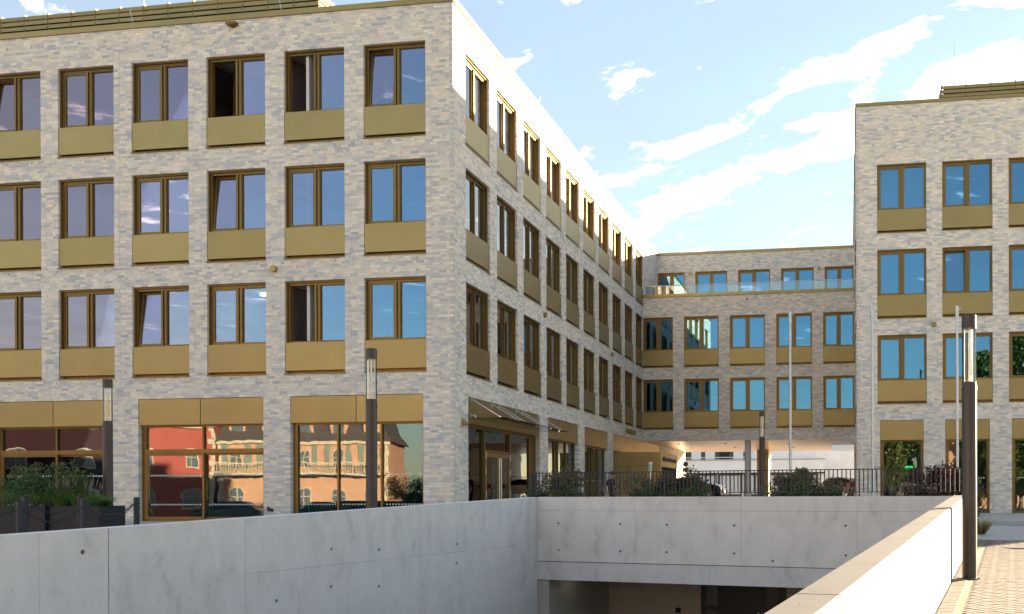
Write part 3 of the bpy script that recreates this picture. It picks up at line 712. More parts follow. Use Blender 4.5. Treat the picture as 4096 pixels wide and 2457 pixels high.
for zz in (4.62, 8.35, 12.08, 16.0):
    x = -17.8
    while x < -0.3: mb.box(x, x + 0.012, -0.004, 0.01, zz, zz + 0.07); x += 0.92
    v = 0.6
    while v < 32: mb.box(-0.01, 0.004, v, v + 0.012, zz, zz + 0.07); v += 0.92
part('weep_slots', mb, M['void'], bl, kind='stuff')
mb = MB()
for x in (-11.73, -5.92): mb.box(x, x + 0.010, -0.003, 0.012, 4.2, ROOF)
part('movement_joint', mb, M['mortar'], bl, kind='stuff')
part('ceiling_lamp', MB().box(-8.1, -7.5, 2.2, 2.35, 7.86, 7.92), emit_mat('lit tube', (1.0, 0.93, 0.78), 2.5), bl)
part('ceiling_lamp', MB().box(-17.0, -16.2, 2.4, 2.65, 15.36, 15.42), emit_mat('lit tube 2', (1.0, 0.90, 0.65), 3.0), bl)
finish_bricks(bl, W)

# glass canopy over the entrance
cn = thing('glass_canopy', 'glass canopy hung on steel rods over the entrance of the left brick block', 'canopy', W(0, 0), -TH)
for a, b in ((1.1, 3.46), (3.50, 5.88), (5.92, 8.45)): part('glass_sheet', MB().box(0.03, 1.22, a, b, 3.355, 3.375), glass_mat('green canopy glass', (0.62, 0.72, 0.64), 0.05), cn)
for v in (1.35, 3.14, 3.81, 5.56, 6.24, 8.05):
    part('rod', MB().tube((0.05, v, 3.99), (1.02, v, 3.40), 0.016, n=10), M['steel'], cn)
    part('bracket', MB().box(0.0, 0.05, v - 0.03, v + 0.03, 3.86, 4.06).tube((1.02, v - 0.04, 3.40), (1.02, v + 0.04, 3.40), 0.03), M['steel'], cn)
part('bracket', MB().box(0.0, 0.04, 1.3, 1.38, 3.40, 3.52).tube((0.02, 1.34, 3.46), (0.16, 1.34, 3.46), 0.02).tube((0.16, 1.34, 3.46), (0.16, 1.34, 3.36), 0.02), M['steel'], cn)

def letters(root, text, height, pitch, depth, mat, axis):
    """raised letters; axis(x,z,d) maps text plane to the root's frame"""
    for i, ch in enumerate(text):
        if ch == ' ': continue
        cu = bpy.data.curves.new('letter', 'FONT'); cu.body = ch; cu.size = height / 0.70; cu.extrude = depth / 2; cu.offset = height * 0.02; cu.resolution_u = 4
        tmp = bpy.data.objects.new('tmp', cu); COL.objects.link(tmp)
        dg = bpy.context.evaluated_depsgraph_get(); me = bpy.data.meshes.new_from_object(tmp.evaluated_get(dg)); bpy.data.objects.remove(tmp)
        xs = [v.co.x for v in me.vertices]; cx = (min(xs) + max(xs)) / 2
        for v in me.vertices: v.co = axis(i * pitch + v.co.x - cx, v.co.y, v.co.z)
        me.materials.clear(); me.materials.append(mat); me.update(); me.flip_normals()
        put('letter', me, root)
sg = thing('wall_sign', 'raised bronze letters reading RATHAUS on the courtyard brick wall above the passage', 'sign', W(0, 0), -TH)
letters(sg, 'RATHAUS', 0.27, 0.345, 0.05, bronze_mat('sign bronze', (0.42, 0.28, 0.11), 0.4, 0.8), lambda x, z, d: (0.05 + d, 23.34 + x, 4.28 + z))
sg = thing('porch_sign', 'dark blue raised letters on the bronze porch side under the passage', 'sign', W(0, 0), -TH)
letters(sg, 'BÜRGERSERVICE', 0.20, 0.295, 0.06, simple('navy sign paint', (0.012, 0.016, 0.06), 0.4), lambda x, z, d: (2.535 + d, 21.35 + x, 2.63 + z))

# ======================================================================= link wing (M lower, U set back)
bm = thing('link_building', 'brick wing bridging the passage with a glass railed terrace under its top floor', 'building', B0, -TH)
UE = 12.638
MW = {1: (-0.0, 1.844), 2: (2.512, 4.618), 3: (5.288, 7.384), 4: (8.05, 10.155), 5: (10.806, 12.61)}
openM = [(a if i > 1 else -0.02, b, Z_SILL[k], Z_SILL[k] + WH) for i, (a, b) in MW.items() for k in (0, 1)]
SOF, MPAR = 4.056, 12.72
facade(bm, 'linkM', 0, VM, 0, 0, UE, SOF, MPAR, openM, 5, None, None)
UWN = {1: (0.02, 1.818), 2: (2.491, 4.575), 3: (5.27, 7.336), 4: (8.023, 10.105), 5: (10.79, 12.60)}
openU = [(a, b, 12.45, 15.245) for a, b in UWN.values()]
facade(bm, 'linkU', 0, VU, 0, 0, UE, 12.2, ROOF - 0.02, openU, 2, None, None)
for i, (a, b) in MW.items():
    for k in (0, 1):
        a2 = a + 0.004 if i == 1 else a
        window(bm, 0, VM, 0, a2, Z_SILL[k], b - a2, curtain=(i == 5 and k == 1) or (i == 3 and k == 0))
for i, (a, b) in UWN.items(): window(bm, 0, VU, 0, a, 12.45, b - a, h=2.795, panel=False, sill=False)
interior(bm, 0, VM, 0, 0.4, UE - 0.1, 5.0, [(4.45, 7.95), (8.2, 11.7)], (4.95, 7.7)); interior(bm, 0, VU, 0, 0.4, UE - 0.1, 5.0, [(12.3, 15.5)], (4.95, 7.7))
coping(bm, 0, VM, 0, 0.0, UE, MPAR, 0.17, n=4); coping(bm, 0, VU, 0, 0.0, UE, ROOF - 0.02, 0.16, n=4)
mb = MB().box(0.02, UE, VU + 0.03, VMB, ROOF - 0.4, ROOF - 0.05).box(0.02, UE, VM + 0.03, VMB, 12.0, 12.2).box(0.02, UE, VMB - 0.2, VMB, SOF + 0.05, ROOF - 0.05)
part('flat_roof', mb, M['roof'], bm)
# soffit boards
sofm, nt, out = new_mat('copper soffit')
n_ = noise(nt, 0.8, 2, 0.5, 'World'); g_ = noise(nt, 3.0, 3, 0.6, 'Object', stretch=(0.3, 9, 1))
pbsdf(nt, out, ramp(nt, g_, [(0.3, (0.46, 0.33, 0.23)), (0.7, (0.56, 0.42, 0.31))]), 0.38, 0.7); M['soffit'] = sofm
nb = 48; bw = (VMB - VM) / nb
sb = MB().box(0, UE - 0.02, 0, bw - 0.012, 0, 0.03).mesh('soffit_board', M['soffit'])
for i in range(nb): put('soffit_board', sb, bm, (0.01, VM + i * bw + 0.006, SOF - 0.035 + 0.03))
part('soffit_backing', MB().box(0, UE, VM + 0.02, VMB, SOF + 0.03, SOF + 0.05), M['void'], bm)
for u, v in ((1.6, 31), (4.6, 31), (1.6, 36), (4.6, 36), (8.5, 32), (8.5, 37)): part('downlight', MB().tube((u, v, SOF - 0.03), (u, v, SOF + 0.02), 0.10), M['anthracite'], bm)
# balustrade on the terrace
for i in range(8):
    a = 0.12 + i * 1.56; part('glass_sheet', MB().box(a + 0.008, a + 1.552, VM + 0.19, VM + 0.205, MPAR + 0.171, 13.43), M['balglass'], bm)
part('handrail', MB().tube((0.12, VM + 0.2, 13.445), (12.62, VM + 0.2, 13.445), 0.024), M['steel'], bm)
disc(bm, (2.15, VU, 15.14), (0, -1, 0)); disc(bm, (10.44, VU, 15.14), (0, -1, 0))
part('drain_spout', MB().tube((6.32, VM - 0.03, 12.43), (6.32, VM + 0.01, 12.43), 0.055), M['void'], bm)
mb = MB()
for vv, zz in ((VM, 4.62), (VM, 8.35), (VM, 12.2), (VU, 15.9)):
    x = 0.5
    while x < 12.4: mb.box(x, x + 0.012, vv - 0.004, vv + 0.01, zz, zz + 0.07); x += 0.92
part('weep_slots', mb, M['void'], bm, kind='stuff')
finish_bricks(bm, W)
part('column', MB().lathe([(0.19, -0.1), (0.19, SOF)], 28, (6.30, 28.25)), M['concrete2'], bm, smooth=True)
part('column', MB().box(5.72, 6.55, 39.9, 41.9, -0.1, SOF), M['bronze'], bm)

# ======================================================================= right block (C)
bc = thing('office_building', 'taller brick block with bronze panels standing behind the tall nearest lamp', 'building', B0, -TH)
VC, CE = 13.856, 34.6
CW = [(13.538 + 2.775 * i, 13.538 + 2.775 * i + 2.105) for i in range(7)]
openC = [(a - UE, b - UE, zs, zs + WH) for a, b in CW for zs in Z_SILL]
CG = [(13.64 + 2.78 * i, 13.64 + 2.78 * i + 1.865) for i in range(6)]
openC += [(a - UE, b - UE, -0.05, GT) for a, b in CG]
facade(bc, 'frontC', UE, VC, 0, 0, CE - UE, -0.25, ROOFC, openC, 1, 0, None, (None, 12.0))
for i, (a, b) in enumerate(CW):
    for k in range(3): window(bc, UE, VC, 0, a - UE, Z_SILL[k], b - a, state='tilt' if (i, k) == (1, 1) else 'shut', curtain=(i, k) == (0, 1))
for i, (a, b) in enumerate(CG): storefront(bc, UE, VC, 0, a - UE, b - UE, GP, (), dots=i > 0, fascia=1)
VCB = 43.0
CS = [0.9 + 2.765 * i for i in range(5)]
SLc = VCB - VC
openS = [(SLc - s - 2.1, SLc - s, zs, zs + WH) for s in CS for zs in Z_SILL]
facade(bc, 'sideC', UE, VCB, -rq, 0, SLc, -0.25, ROOFC, openS, 4, None, 0, (SLc - 18.5, None))
for s in CS:
    for k in range(3): window(bc, UE, VCB, -rq, SLc - s - 2.1, Z_SILL[k], 2.1)
interior(bc, UE, VC, 0, 0.4, 17.5, 5.0, FL, (3.3, 6.1, 8.9)); interior(bc, UE, VCB, -rq, SLc - 16, SLc - 0.5, 4.5, FL[1:], ())
mb = MB().box(UE + 0.3, CE, VC + 0.3, VCB, ROOFC - 0.4, ROOFC - 0.1).box(UE + 5.1, CE, VC + 5.1, VC + 5.3, -0.3, ROOFC - 0.3).box(CE - 0.2, CE, VC + 0.02, VCB, -0.3, ROOFC - 0.02).box(UE + 0.02, CE, VCB - 0.2, VCB - 0.02, -0.3, ROOFC).box(UE + 17.6, UE + 17.8, VC + 0.3, VC + 5, 0, ROOFC - 0.4)
part('flat_roof', mb, M['roof'], bc)
part('parapet', MB().box(UE + 0.02, CE, VC + 0.02, VC + 0.3, ROOFC - 0.3, ROOFC).box(UE + 0.02, UE + 0.3, VC + 0.3, VCB, ROOFC - 0.3, ROOFC), M['mortar'], bc)
coping(bc, UE, VC, 0, -0.03, CE - UE, ROOFC, 0.135, n=8); coping(bc, UE, VCB, -rq, 0, SLc - 0.41, ROOFC, 0.135, n=6)
louvre(bc, 0, VC + 1.0, 0, 16.37, 28.0, ROOFC + 0.02, 18.95, 1.05, 6)
louvre(bc, 16.37, VC + 8.5, -rq, 0.0, 7.48, ROOFC + 0.02, 18.95, 1.05, 6)
part('screen_core', MB().box(16.5, 28, VC + 1.14, VC + 8, ROOFC, 18.9), M['frame'], bc)
part('lightning_rod', MB().tube((17.05, VC + 2.0, ROOFC), (17.05, VC + 2.0, 21.3), 0.02, 0.008, n=6), M['steel'], bc)
disc(bc, (15.94, VC, 8.185), (0, -1, 0))
mb = MB()
for zz in (0.10, 4.62, 8.35, 12.08, 16.0):
    x = UE + 0.4
    while x < UE + 12: mb.box(x, x + 0.012, VC - 0.004, VC + 0.01, zz, zz + 0.07); x += 0.92
part('weep_slots', mb, M['void'], bc, kind='stuff')
part('movement_joint', MB().box(19.04, 19.052, VC - 0.003, VC + 0.012, 4.2, ROOFC), M['mortar'], bc, kind='stuff')
finish_bricks(bc, W)
cn = thing('glass_canopy', 'small glass canopy on rods sticking out beside the taller block', 'canopy', W(0, 0), -TH)
part('glass_sheet', MB().box(11.37, 12.62, 20.6, 27.7, 3.355, 3.375), glass_mat('green canopy glass b', (0.62, 0.72, 0.64), 0.25), cn)
for v in (20.9, 22.5, 24.2, 25.8, 27.4): part('rod', MB().tube((12.6, v, 3.98), (11.5, v, 3.40), 0.016, n=8), M['steel'], cn)
for v in (20.9, 24.2, 27.4): part('bracket', MB().box(12.585, 12.635, v - 0.04, v + 0.04, 3.9, 4.06), M['steel'], cn)
sg = thing('exit_sign', 'small green lit exit sign hanging behind the ground floor glass of the taller block', 'sign', W(15.05, VC + 2.6, 1.98), -TH)
part('plate', MB().box(-0.16, 0.16, 0, 0.03, 0, 0.15), emit_mat('exit green', (0.02, 0.42, 0.13), 0.7), sg)
part('arrow', MB().box(-0.06, -0.04, -0.004, -0.001, 0.06, 0.13).poly([(-0.085, -0.003, 0.07), (-0.05, -0.003, 0.025), (-0.015, -0.003, 0.07)]), M['white'], sg)
part('running_figure', MB().box(0.05, 0.08, -0.004, -0.001, 0.05, 0.11).box(0.06, 0.085, -0.004, -0.001, 0.115, 0.135).box(0.03, 0.055, -0.004, -0.001, 0.03, 0.05).box(0.08, 0.11, -0.004, -0.001, 0.02, 0.05), M['white'], sg)
def parking_sign(u, z, tilt, label):
    s = thing('parking_sign', label, 'sign', W(u, VC + 0.75, z), -TH, 'blue parking signs leaning inside the shop window'); s.rotation_euler = (0, tilt, -TH)
    part('post', MB().tube((0, 0.03, -1.0), (0, 0.03, 0.5), 0.03), M['galv'], s)
    part('plate', MB().box(-0.22, 0.22, 0, 0.02, 0.1, 0.54), simple('sign blue', (0.02, 0.10, 0.42), 0.4), s)
    letters(s, 'P', 0.30, 0.3, 0.01, M['white'], lambda x, zz, d: (x, -0.008 + d, 0.17 + zz))
parking_sign(17.55, 0.95, -0.18, 'blue P sign leaning inside the shop window nearest the tall lamp'); parking_sign(18.0, 0.78, 0.10, 'lower blue P sign leaning beside another inside the shop window')

# ======================================================================= concrete walls of the ramp
def local_frame(org, xdir): return org, math.atan2(xdir.y, xdir.x)
def holed(mesh_mb, holes, name, mat, parent, y0, hole_r=0.024, depth=0.05, axis='y'):
    me = mesh_mb.mesh(name, mat)
    o = put(name, me, parent)
    if holes:
        cb = MB()
        for x, z in holes: cb.tube((x, y0 - 0.03, z), (x, y0 + depth, z), hole_r * 1.3, hole_r * 0.8, 12)
        pb2 = MB()
        for x, z in holes: pb2.tube((x, y0 + 0.03, z), (x, y0 + 0.06, z), hole_r * 1.12, n=12)
        part('tie_plugs', pb2, M['void'], parent, kind='stuff')
        c = part('cutter', cb, M['core']); c.location = parent.location; c.rotation_euler = parent.rotation_euler
        md = o.modifiers.new('b', 'BOOLEAN'); md.operation = 'DIFFERENCE'; md.object = c; md.solver = 'EXACT'
        bpy.context.view_layer.update()
        dg = bpy.context.evaluated_depsgraph_get(); o2 = o.evaluated_get(dg); nm = bpy.data.meshes.new_from_object(o2)
        o.modifiers.clear(); o.data = nm; bpy.data.objects.remove(c)
    return o
# back wall
bw_ = thing('ramp_head_wall', 'smooth grey concrete wall with tie holes across the head of the garage ramp', 'wall', (LC.x, LC.y, 0), math.atan2(BD.y, BD.x))
LB = 8.415 * KB
def bx_from_px(px, py):        # photograph column to distance along the wall
    k = (px - 2818.74) / 3801.83; s = (k * 21.2 + 3.735) / (1 + k * 0.3786); return s * KB
def bz(px, py):
    s = bx_from_px(px, py) / KB; Y = 21.2 - 0.3786 * s; return 0.83 + (1984.0 - 0.003 * (px - 2150) - py) / 3801.83 * Y
cols = [0.0, bx_from_px(2540, 0), bx_from_px(2965, 0), bx_from_px(3428, 0), LB + 0.02]
rows = [-0.635, 0.49, 0.79]
hp = [(480, 302), (480, 522), (990, 309), (990, 534), (1374, 313), (1372, 541), (1930, 319), (1928, 551), (2248, 200), (2247, 613)]
hp = [(2000 + a / 2.0617, 1950 + b / 2.0617) for a, b in hp] + [(3000 + a / 2.2573, 1850 + b / 2.2573) for a, b in ((862, 579), (862, 846))]
holes = [(bx_from_px(*p), bz(*p)) for p in hp]
part('core', MB().box(-0.2, LB + 0.2, 0.02, 0.30, -1.03, 0.775), M['core'], bw_)
for i in range(4):
    for j in range(2):
        a, b, c, d = cols[i] + 0.0018, cols[i + 1] - 0.0018, rows[j] + 0.002, rows[j + 1] - 0.002
        if j == 1: d = 0.79
        hh = [h for h in holes if a + 0.05 < h[0] < b - 0.05 and c + 0.05 < h[1] < d - 0.05]
        holed(MB().box(a, b, 0.0, 0.31 if j == 1 else 0.1, c, d), hh, 'wall_panel', M['concrete'], bw_, 0.0)
for a, b in ((0.0, cols[1]), (cols[1], cols[2] - 0.7), (cols[2] - 0.7, cols[3]), (cols[3], LB)):
    part('lintel', MB().box(a + 0.002, b - 0.002, -0.014, 0.32, -1.045, -0.650), M['concrete2'], bw_)
# left wall: local x runs from the corner towards the viewer, y into the ground
lw = thing('ramp_side_wall', 'long stained grey concrete wall with a sloping top along the near side of the ramp', 'wall', (LC.x, LC.y, 0), math.atan2(-WD.y, -WD.x))
def lx(px):
    k = (px - 2818.74) / 3801.83; return (21.2 * k + 3.735) / (k - 0.326) * KW
def lzz(px, py):
    t = lx(px) / KW; Y = 21.2 - t; return 0.83 + (1984.0 - 0.003 * (px - 2150) - py) / 3801.83 * Y
ltop = lambda t: 0.786 - 0.0325 * t / KW
tc_ = [0.0, 0.37 * KW, 1.21 * KW, 4.22 * KW, 8.05 * KW, 10.03 * KW, 10.83 * KW, 13.0 * KW, 19.0 * KW]
lh = [(331, 2212), (974, 2171), (1106, 2276), (1106, 2407), (2036, 2145), (2036, 2282), (2114, 2138), (2116, 2270), (1326, 2200), (1515, 2202), (1515, 2349), (1825, 2180), (1825, 2255), (1324, 2350)]
lholes = [(lx(a), lzz(a, b)) for a, b in lh]
mb = MB(); mb.prism([(-0.30, -3.5), (19 * KW, -3.5), (19 * KW, ltop(19 * KW) - 0.02), (-0.30, ltop(-0.3) - 0.02)], -0.24, -0.02); part('core', mb, M['core'], lw)
# note: with x towards the viewer the trench lies on the +y side
for i in range(len(tc_) - 1):
    a, b = tc_[i] + 0.0022, tc_[i + 1] - 0.0022
    if i == 5: a += 0.008
    if i == 5: b -= 0.0
    splits = [(-0.25, None), (-3.45, -0.25)] if b < 8.1 * KW else [(-3.45, None)]
    for c, d in splits:
        jb = 0.002 if c > -1 else 0
        jt = 0.002 if d is not None else 0
        pts = [(a, c + jb), (b, c + jb), (b, ltop(b) if d is None else d - jt), (a, ltop(a) if d is None else d - jt)]
        mb = MB(); mb.prism(pts, -0.25 if d is None and c < -1 else -0.08, 0.0)
        if d is None and c > -1: mb = MB(); mb.prism(pts, -0.25, 0.0)
        zz = lambda x: (ltop(x) if d is None else d)
        hh = [h for h in lholes if a + 0.06 < h[0] < b - 0.06 and c + 0.05 < h[1] < zz(h[0]) - 0.05]
        # mirror: cut from the +y side
        o = part('wall_panel', mb, M['concrete'], lw)
        if hh:
            cb = MB()
            for x, z in hh: cb.tube((x, 0.03, z), (x, -0.05, z), 0.036, 0.02, 12)
            pb2 = MB()
            for x, z in hh: pb2.tube((x, -0.028, z), (x, -0.06, z), 0.029, n=12)
            part('tie_plugs', pb2, M['void'], lw, kind='stuff')
            cut = part('cutter', cb, M['core']); md = o.modifiers.new('b', 'BOOLEAN'); md.object = cut; md.solver = 'EXACT'
            cut.matrix_world = lw.matrix_basis.copy(); cut.location = lw.location; cut.rotation_euler = lw.rotation_euler
            bpy.context.view_layer.update(); dg = bpy.context.evaluated_depsgraph_get()
            nm = bpy.data.meshes.new_from_object(o.evaluated_get(dg)); o.modifiers.clear(); o.data = nm; bpy.data.objects.remove(cut)
# right wall: local x from the corner towards the viewer; paving lies on the +y... side away from the trench
rw = thing('ramp_parapet_wall', 'sunlit concrete parapet wall along the paved walk beside the tall lamp', 'wall', (RC.x, RC.y, 0), math.atan2(-WD.y, -WD.x))
rtop = lambda t: 0.79 - 0.0382 * t / KW
TW = 0.265
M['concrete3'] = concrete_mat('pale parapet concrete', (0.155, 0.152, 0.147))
rc_ = [-0.35, 4.0 * KW, 9.3 * KW, 12.9 * KW, 19 * KW]
mb = MB(); mb.prism([(-0.3, -3.5), (19 * KW, -3.5), (19 * KW, rtop(19 * KW) - 0.03), (-0.3, rtop(-0.3) - 0.03)], -0.02, -TW + 0.0 + 0.515); 
mb = MB(); mb.prism([(-0.3, -3.5), (19 * KW, -3.5), (19 * KW, rtop(19 * KW) - 0.03), (-0.3, rtop(-0.3) - 0.03)], 0.02, TW - 0.02); part('core', mb, M['core'], rw)
for i in range(4):
    g = (0.003, 0.010, 0.003, 0.010, 0.003)
    a, b = rc_[i] + g[i], rc_[i + 1] - g[i + 1]
    mb = MB(); c = 0.018
    # cross section with chamfered arrises, swept along x
    for x in (a, b):
        zt = rtop(x); mb.v += [(x, 0, -3.45), (x, 0, zt - c), (x, c, zt), (x, TW - c, zt), (x, TW, zt - c), (x, TW, -3.45)]
    for k in range(5): mb.f.append((k, k + 1, 6 + k + 1, 6 + k))
    mb.f += [(5, 4, 3, 2, 1, 0), (6, 7, 8, 9, 10, 11), (0, 6, 11, 5)]
    part('wall_panel', mb, M['concrete3'], rw)
# ---------------------------------------------------------------- garage seen under the lintel
gr_ = thing('parking_garage', 'dim underground garage behind the concrete lintel with plastered wall and dark door', 'building', (LC.x, LC.y, 0), math.atan2(BD.y, BD.x))
part('wall', MB().box(-0.4, 0.28, 0.02, 6.5, -3.4, -1.05).box(0.28, 2.75, 3.0, 3.2, -3.4, -1.05).box(2.75, 12.5, 6.5, 6.7, -3.4, -1.05).box(12.4, 12.6, 0.3, 6.5, -3.4, -1.05).box(4.9, 5.55, 3.0, 3.5, -3.4, -1.05), M['plaster'], gr_)
part('ceiling', MB().box(-0.4, 12.6, 0.33, 6.7, -1.045, -0.8), M['plaster'], gr_)
d = part('door', MB().box(2.76, 4.88, 3.05, 3.15, -3.4, -1.06), simple('dark door paint', (0.016, 0.018, 0.024), 0.5), gr_)
for a, b in ((2.88, 3.18), (4.40, 4.70)):
    for z0, z1 in ((-1.85, -1.33), (-2.5, -1.95)): part('pane', MB().box(a, b, 3.03, 3.048, z0, z1), simple('door glass', (0.10, 0.085, 0.065), 0.15), d)
part('door_handle', MB().tube((4.05, 2.98, -2.05), (4.2, 2.98, -2.05), 0.012).tube((4.2, 2.98, -2.02), (4.2, 3.05, -2.02), 0.014).box(4.18, 4.22, 3.03, 3.048, -2.2, -1.98), M['steel'], d)
cl_ = part('column', MB().box(6.05, 6.38, 2.4, 2.75, -1.92, -1.05), simple('column paint', (0.55, 0.53, 0.47), 0.8), gr_)
part('column_guard', MB().box(6.04, 6.39, 2.39, 2.76, -3.4, -1.921), M['anthracite'], cl_)
part('hose_cabinet', MB().box(5.9, 6.2, 3.6, 3.9, -2.2, -1.2), simple('red cabinet', (0.30, 0.012, 0.012), 0.4), gr_)
part('wall_socket', MB().box(2.1, 2.22, 2.95, 3.0, -2.05, -1.93), M['void'], gr_)
part('strip_light', MB().box(0.55, 0.85, 0.8, 0.9, -1.10, -1.055), emit_mat('garage strip', (1, 0.92, 0.7), 0.45), gr_)

# ---------------------------------------------------------------- railing
rl = thing('metal_railing', 'dark metal railing with close upright bars on top of the ramp head wall', 'railing', (LC.x, LC.y, 0), math.atan2(BD.y, BD.x))
rz0, rz1 = 0.865, 1.315
xa, xb = -0.12, LB + 0.30
part('top_rail', MB().box(xa, xb, 0.13, 0.17, rz1, rz1 + 0.018), M['anthracite'], rl); part('bottom_rail', MB().box(xa, xb, 0.14, 0.16, rz0, rz0 + 0.014), M['anthracite'], rl)
nbar = int((xb - xa) / 0.0865)
bar = MB().box(-0.010, 0.010, -0.005, 0.005, 0.0, rz1 - rz0 - 0.014).mesh('bar', M['anthracite'])
post = MB().box(-0.012, 0.012, -0.018, 0.018, 0.79 - rz0, rz1 - rz0).mesh('post', M['anthracite'])
for i in range(nbar + 1):
    x = xa + i * (xb - xa) / nbar
    if i % 12 == 0: put('post', post, rl, (x, 0.15, rz0))
    else: put('bar', bar, rl, (x, 0.15, rz0 + 0.014))
# return of the railing to the left rear
ra = math.radians(132)
rt = put('top_rail', MB().box(0.01, 0.56, -0.02, 0.02, 0, 0.018).mesh('top_rail', M['anthracite']), rl, (xa, 0.15, rz1), (0, 0, ra))
put('bottom_rail', MB().box(0.01, 0.56, -0.01, 0.01, 0, 0.014).mesh('bottom_rail', M['anthracite']), rl, (xa, 0.15, rz0), (0, 0, ra))
for i in range(1, 7): put('bar', bar, rl, (xa + math.cos(ra) * i * 0.08, 0.15 + math.sin(ra) * i * 0.08, rz0 + 0.014), (0, 0, ra))
pst = MB().box(-0.012, 0.012, -0.018, 0.018, -rz0 - 0.1, rz1 - rz0).mesh('post', M['anthracite'])
put('post', pst, rl, (xa + math.cos(ra) * 0.56, 0.15 + math.sin(ra) * 0.56, rz0))

# ---------------------------------------------------------------- lamps
def lamp(x, y, top, label):
    g = ground_z(x, y); 
    if UV(x, y)[1] > 1.4 and UV(x, y)[0] > 0.5: g = 0.0
    H = top - g; r = 0.106
    t = thing('street_lamp', label, 'street lamp', (x, y, g), 0, 'cylindrical lamps around the plaza')
    part('pole', MB().lathe([(r, 0.0), (r, H - 1.11), (r + 0.004, H - 1.105), (r + 0.004, H - 1.03), (r - 0.004, H - 1.02), (r - 0.004, H - 0.985), (0.0, H - 0.985)], 32), M['lamp'], t, smooth=False)
    part('base_plate', MB().lathe([(0.165, 0.0), (0.165, 0.03), (0.0, 0.03)], 32), M['lamp'], t)
    part('glass_tube', MB().lathe([(r - 0.006, H - 0.985), (r - 0.006, H - 0.195)], 32), M['clear'], t, smooth=True)
    part('cap', MB().lathe([(0, H - 0.195), (r, H - 0.195), (r, H - 0.01), (r - 0.01, H), (0, H)], 32), M['lamp'], t)
    core = MB().tube((0, 0, H - 0.985), (0, 0, H - 0.195), 0.012, n=10)
    for a in (0.6, 2.7, 4.8): core.tube((0.07 * math.cos(a), 0.07 * math.sin(a), H - 0.985), (0.07 * math.cos(a), 0.07 * math.sin(a), H - 0.195), 0.006, n=8)
    part('rods', core, M['steel'], t)
    part('emitter', MB().tube((0.02, 0, H - 0.98), (0.02, 0, H - 0.88), 0.02, 0.012, 12), M['white'], t)
    for s in (-1, 1): part('screw', MB().tube((s * r, 0, H - 1.06), (s * (r + 0.018), 0, H - 1.06), 0.012, n=8), M['steel'], t)
    return t
lamp(3.908, 14.03, 3.463, 'tallest brown lamp post standing on the sunlit paving beside the parapet wall')
lamp(-6.48, 18.5, 3.691, 'lamp post between the two right ground floor shop windows of the left block')
lamp(-14.125, 22.5, 3.60, 'lamp post at the end of the dark planter behind the chain posts')
lamp(2.217, 36.6, 4.038, 'farthest lamp post standing behind a red tipped bush before the passage')
# ---------------------------------------------------------------- flagpoles
def flagpole(x, y, top, label):
    g = 0.0
    t = thing('flagpole', label, 'flagpole', (x, y, g), 0, 'bare flagpoles on the plaza')
    part('pole', MB().lathe([(0.052, 0), (0.046, top - 0.45)], 16), M['galv'], t, smooth=True)
    part('head', MB().lathe([(0.055, top - 0.45), (0.062, top - 0.44), (0.062, top - 0.04), (0.05, top), (0, top)], 16), M['galv'], t)
    part('arm', MB().tube((0.05, 0, top - 0.12), (0.17, 0, top - 0.09), 0.015, n=8), M['galv'], t)
    part('collar', MB().lathe([(0.07, 0), (0.07, 0.25), (0.055, 0.27)], 16), M['galv'], t)
flagpole(3.206, 35.5, 7.66, 'bare flagpole in front of the bridging wing')
flagpole(6.012, 34.0, 7.45, 'bare flagpole at the left edge of the taller block')
flagpole(8.777, 33.0, 7.36, 'bare flagpole close beside the tallest lamp post')

# ---------------------------------------------------------------- chain posts
posts = [(-14.2, 15.9, 0.70, 'chain post beside the ramp wall at the far left end'), (-12.179, 16.9, 0.742, 'front chain post left of the grasses, nearest the ramp wall'), (-14.233, 19.9, 0.847, 'rear chain post against the seam of the dark planters'),
         (-13.53, 20.6, 0.838, 'rear chain post half hidden behind another post by the grasses'), (-12.277, 18.8, 0.783, 'front chain post overlapping a rear post by the grasses'), (-11.896, 19.9, 0.814, 'single chain post standing alone right of the lamp and planter')]
# nudge one step: their tops and places were measured from the wall they stand behind
for x, y, top, lab in posts:
    g = ground_z(x, y)
    t = thing('chain_post', lab, 'bollard', (x, y, g), 0, 'dark chain posts by the planter')
    h = top - g
    part('shaft', MB().lathe([(0.057, -0.02), (0.057, h - 0.01), (0.05, h), (0, h)], 20), M['anthracite'], t, smooth=False)
    part('eyelet', MB().tube((-0.075, 0, h - 0.14), (0.075, 0, h - 0.14), 0.009, n=8), M['anthracite'], t)
link = MB()
for i in range(12):
    a0, a1 = 2 * math.pi * i / 12, 2 * math.pi * (i + 1) / 12
    f = lambda a: (0.026 * math.cos(a) + (0.017 if math.cos(a) > 0 else -0.017), 0, 0.019 * math.sin(a))
    link.tube(f(a0), f(a1), 0.0065, n=5, cap=False)
link_me = link.mesh('link', M['anthracite'])
def chain(a, b, sag, label):
    pa = Vector((a[0], a[1], a[2] - 0.14)); pb = Vector((b[0], b[1], b[2] - 0.14)); d = (pb - pa); d.z = 0
    dn = d.normalized(); pa += dn * 0.075; pb -= dn * 0.075
    t = thing('chain', label, 'chain', pa, 0, 'chains hanging between the posts'); L = (pb - pa).length; n = int(L * 1.12 / 0.068)
    pt = lambda s: (pb - pa) * s + Vector((0, 0, -4 * sag * s * (1 - s)))
    az = math.atan2(dn.y, dn.x)
    for i in range(n):
        p0, p1 = pt(i / n), pt((i + 1) / n); e = p1 - p0
        pitch = -math.atan2(e.z, math.hypot(e.x, e.y))
        o = put('link', link_me, t, (p0 + p1) / 2)
        o.rotation_euler = (Matrix.Rotation(az, 3, 'Z') @ Matrix.Rotation(pitch, 3, 'Y') @ Matrix.Rotation((i % 2) * math.pi / 2 + 0.4, 3, 'X')).to_euler()
P_ = posts
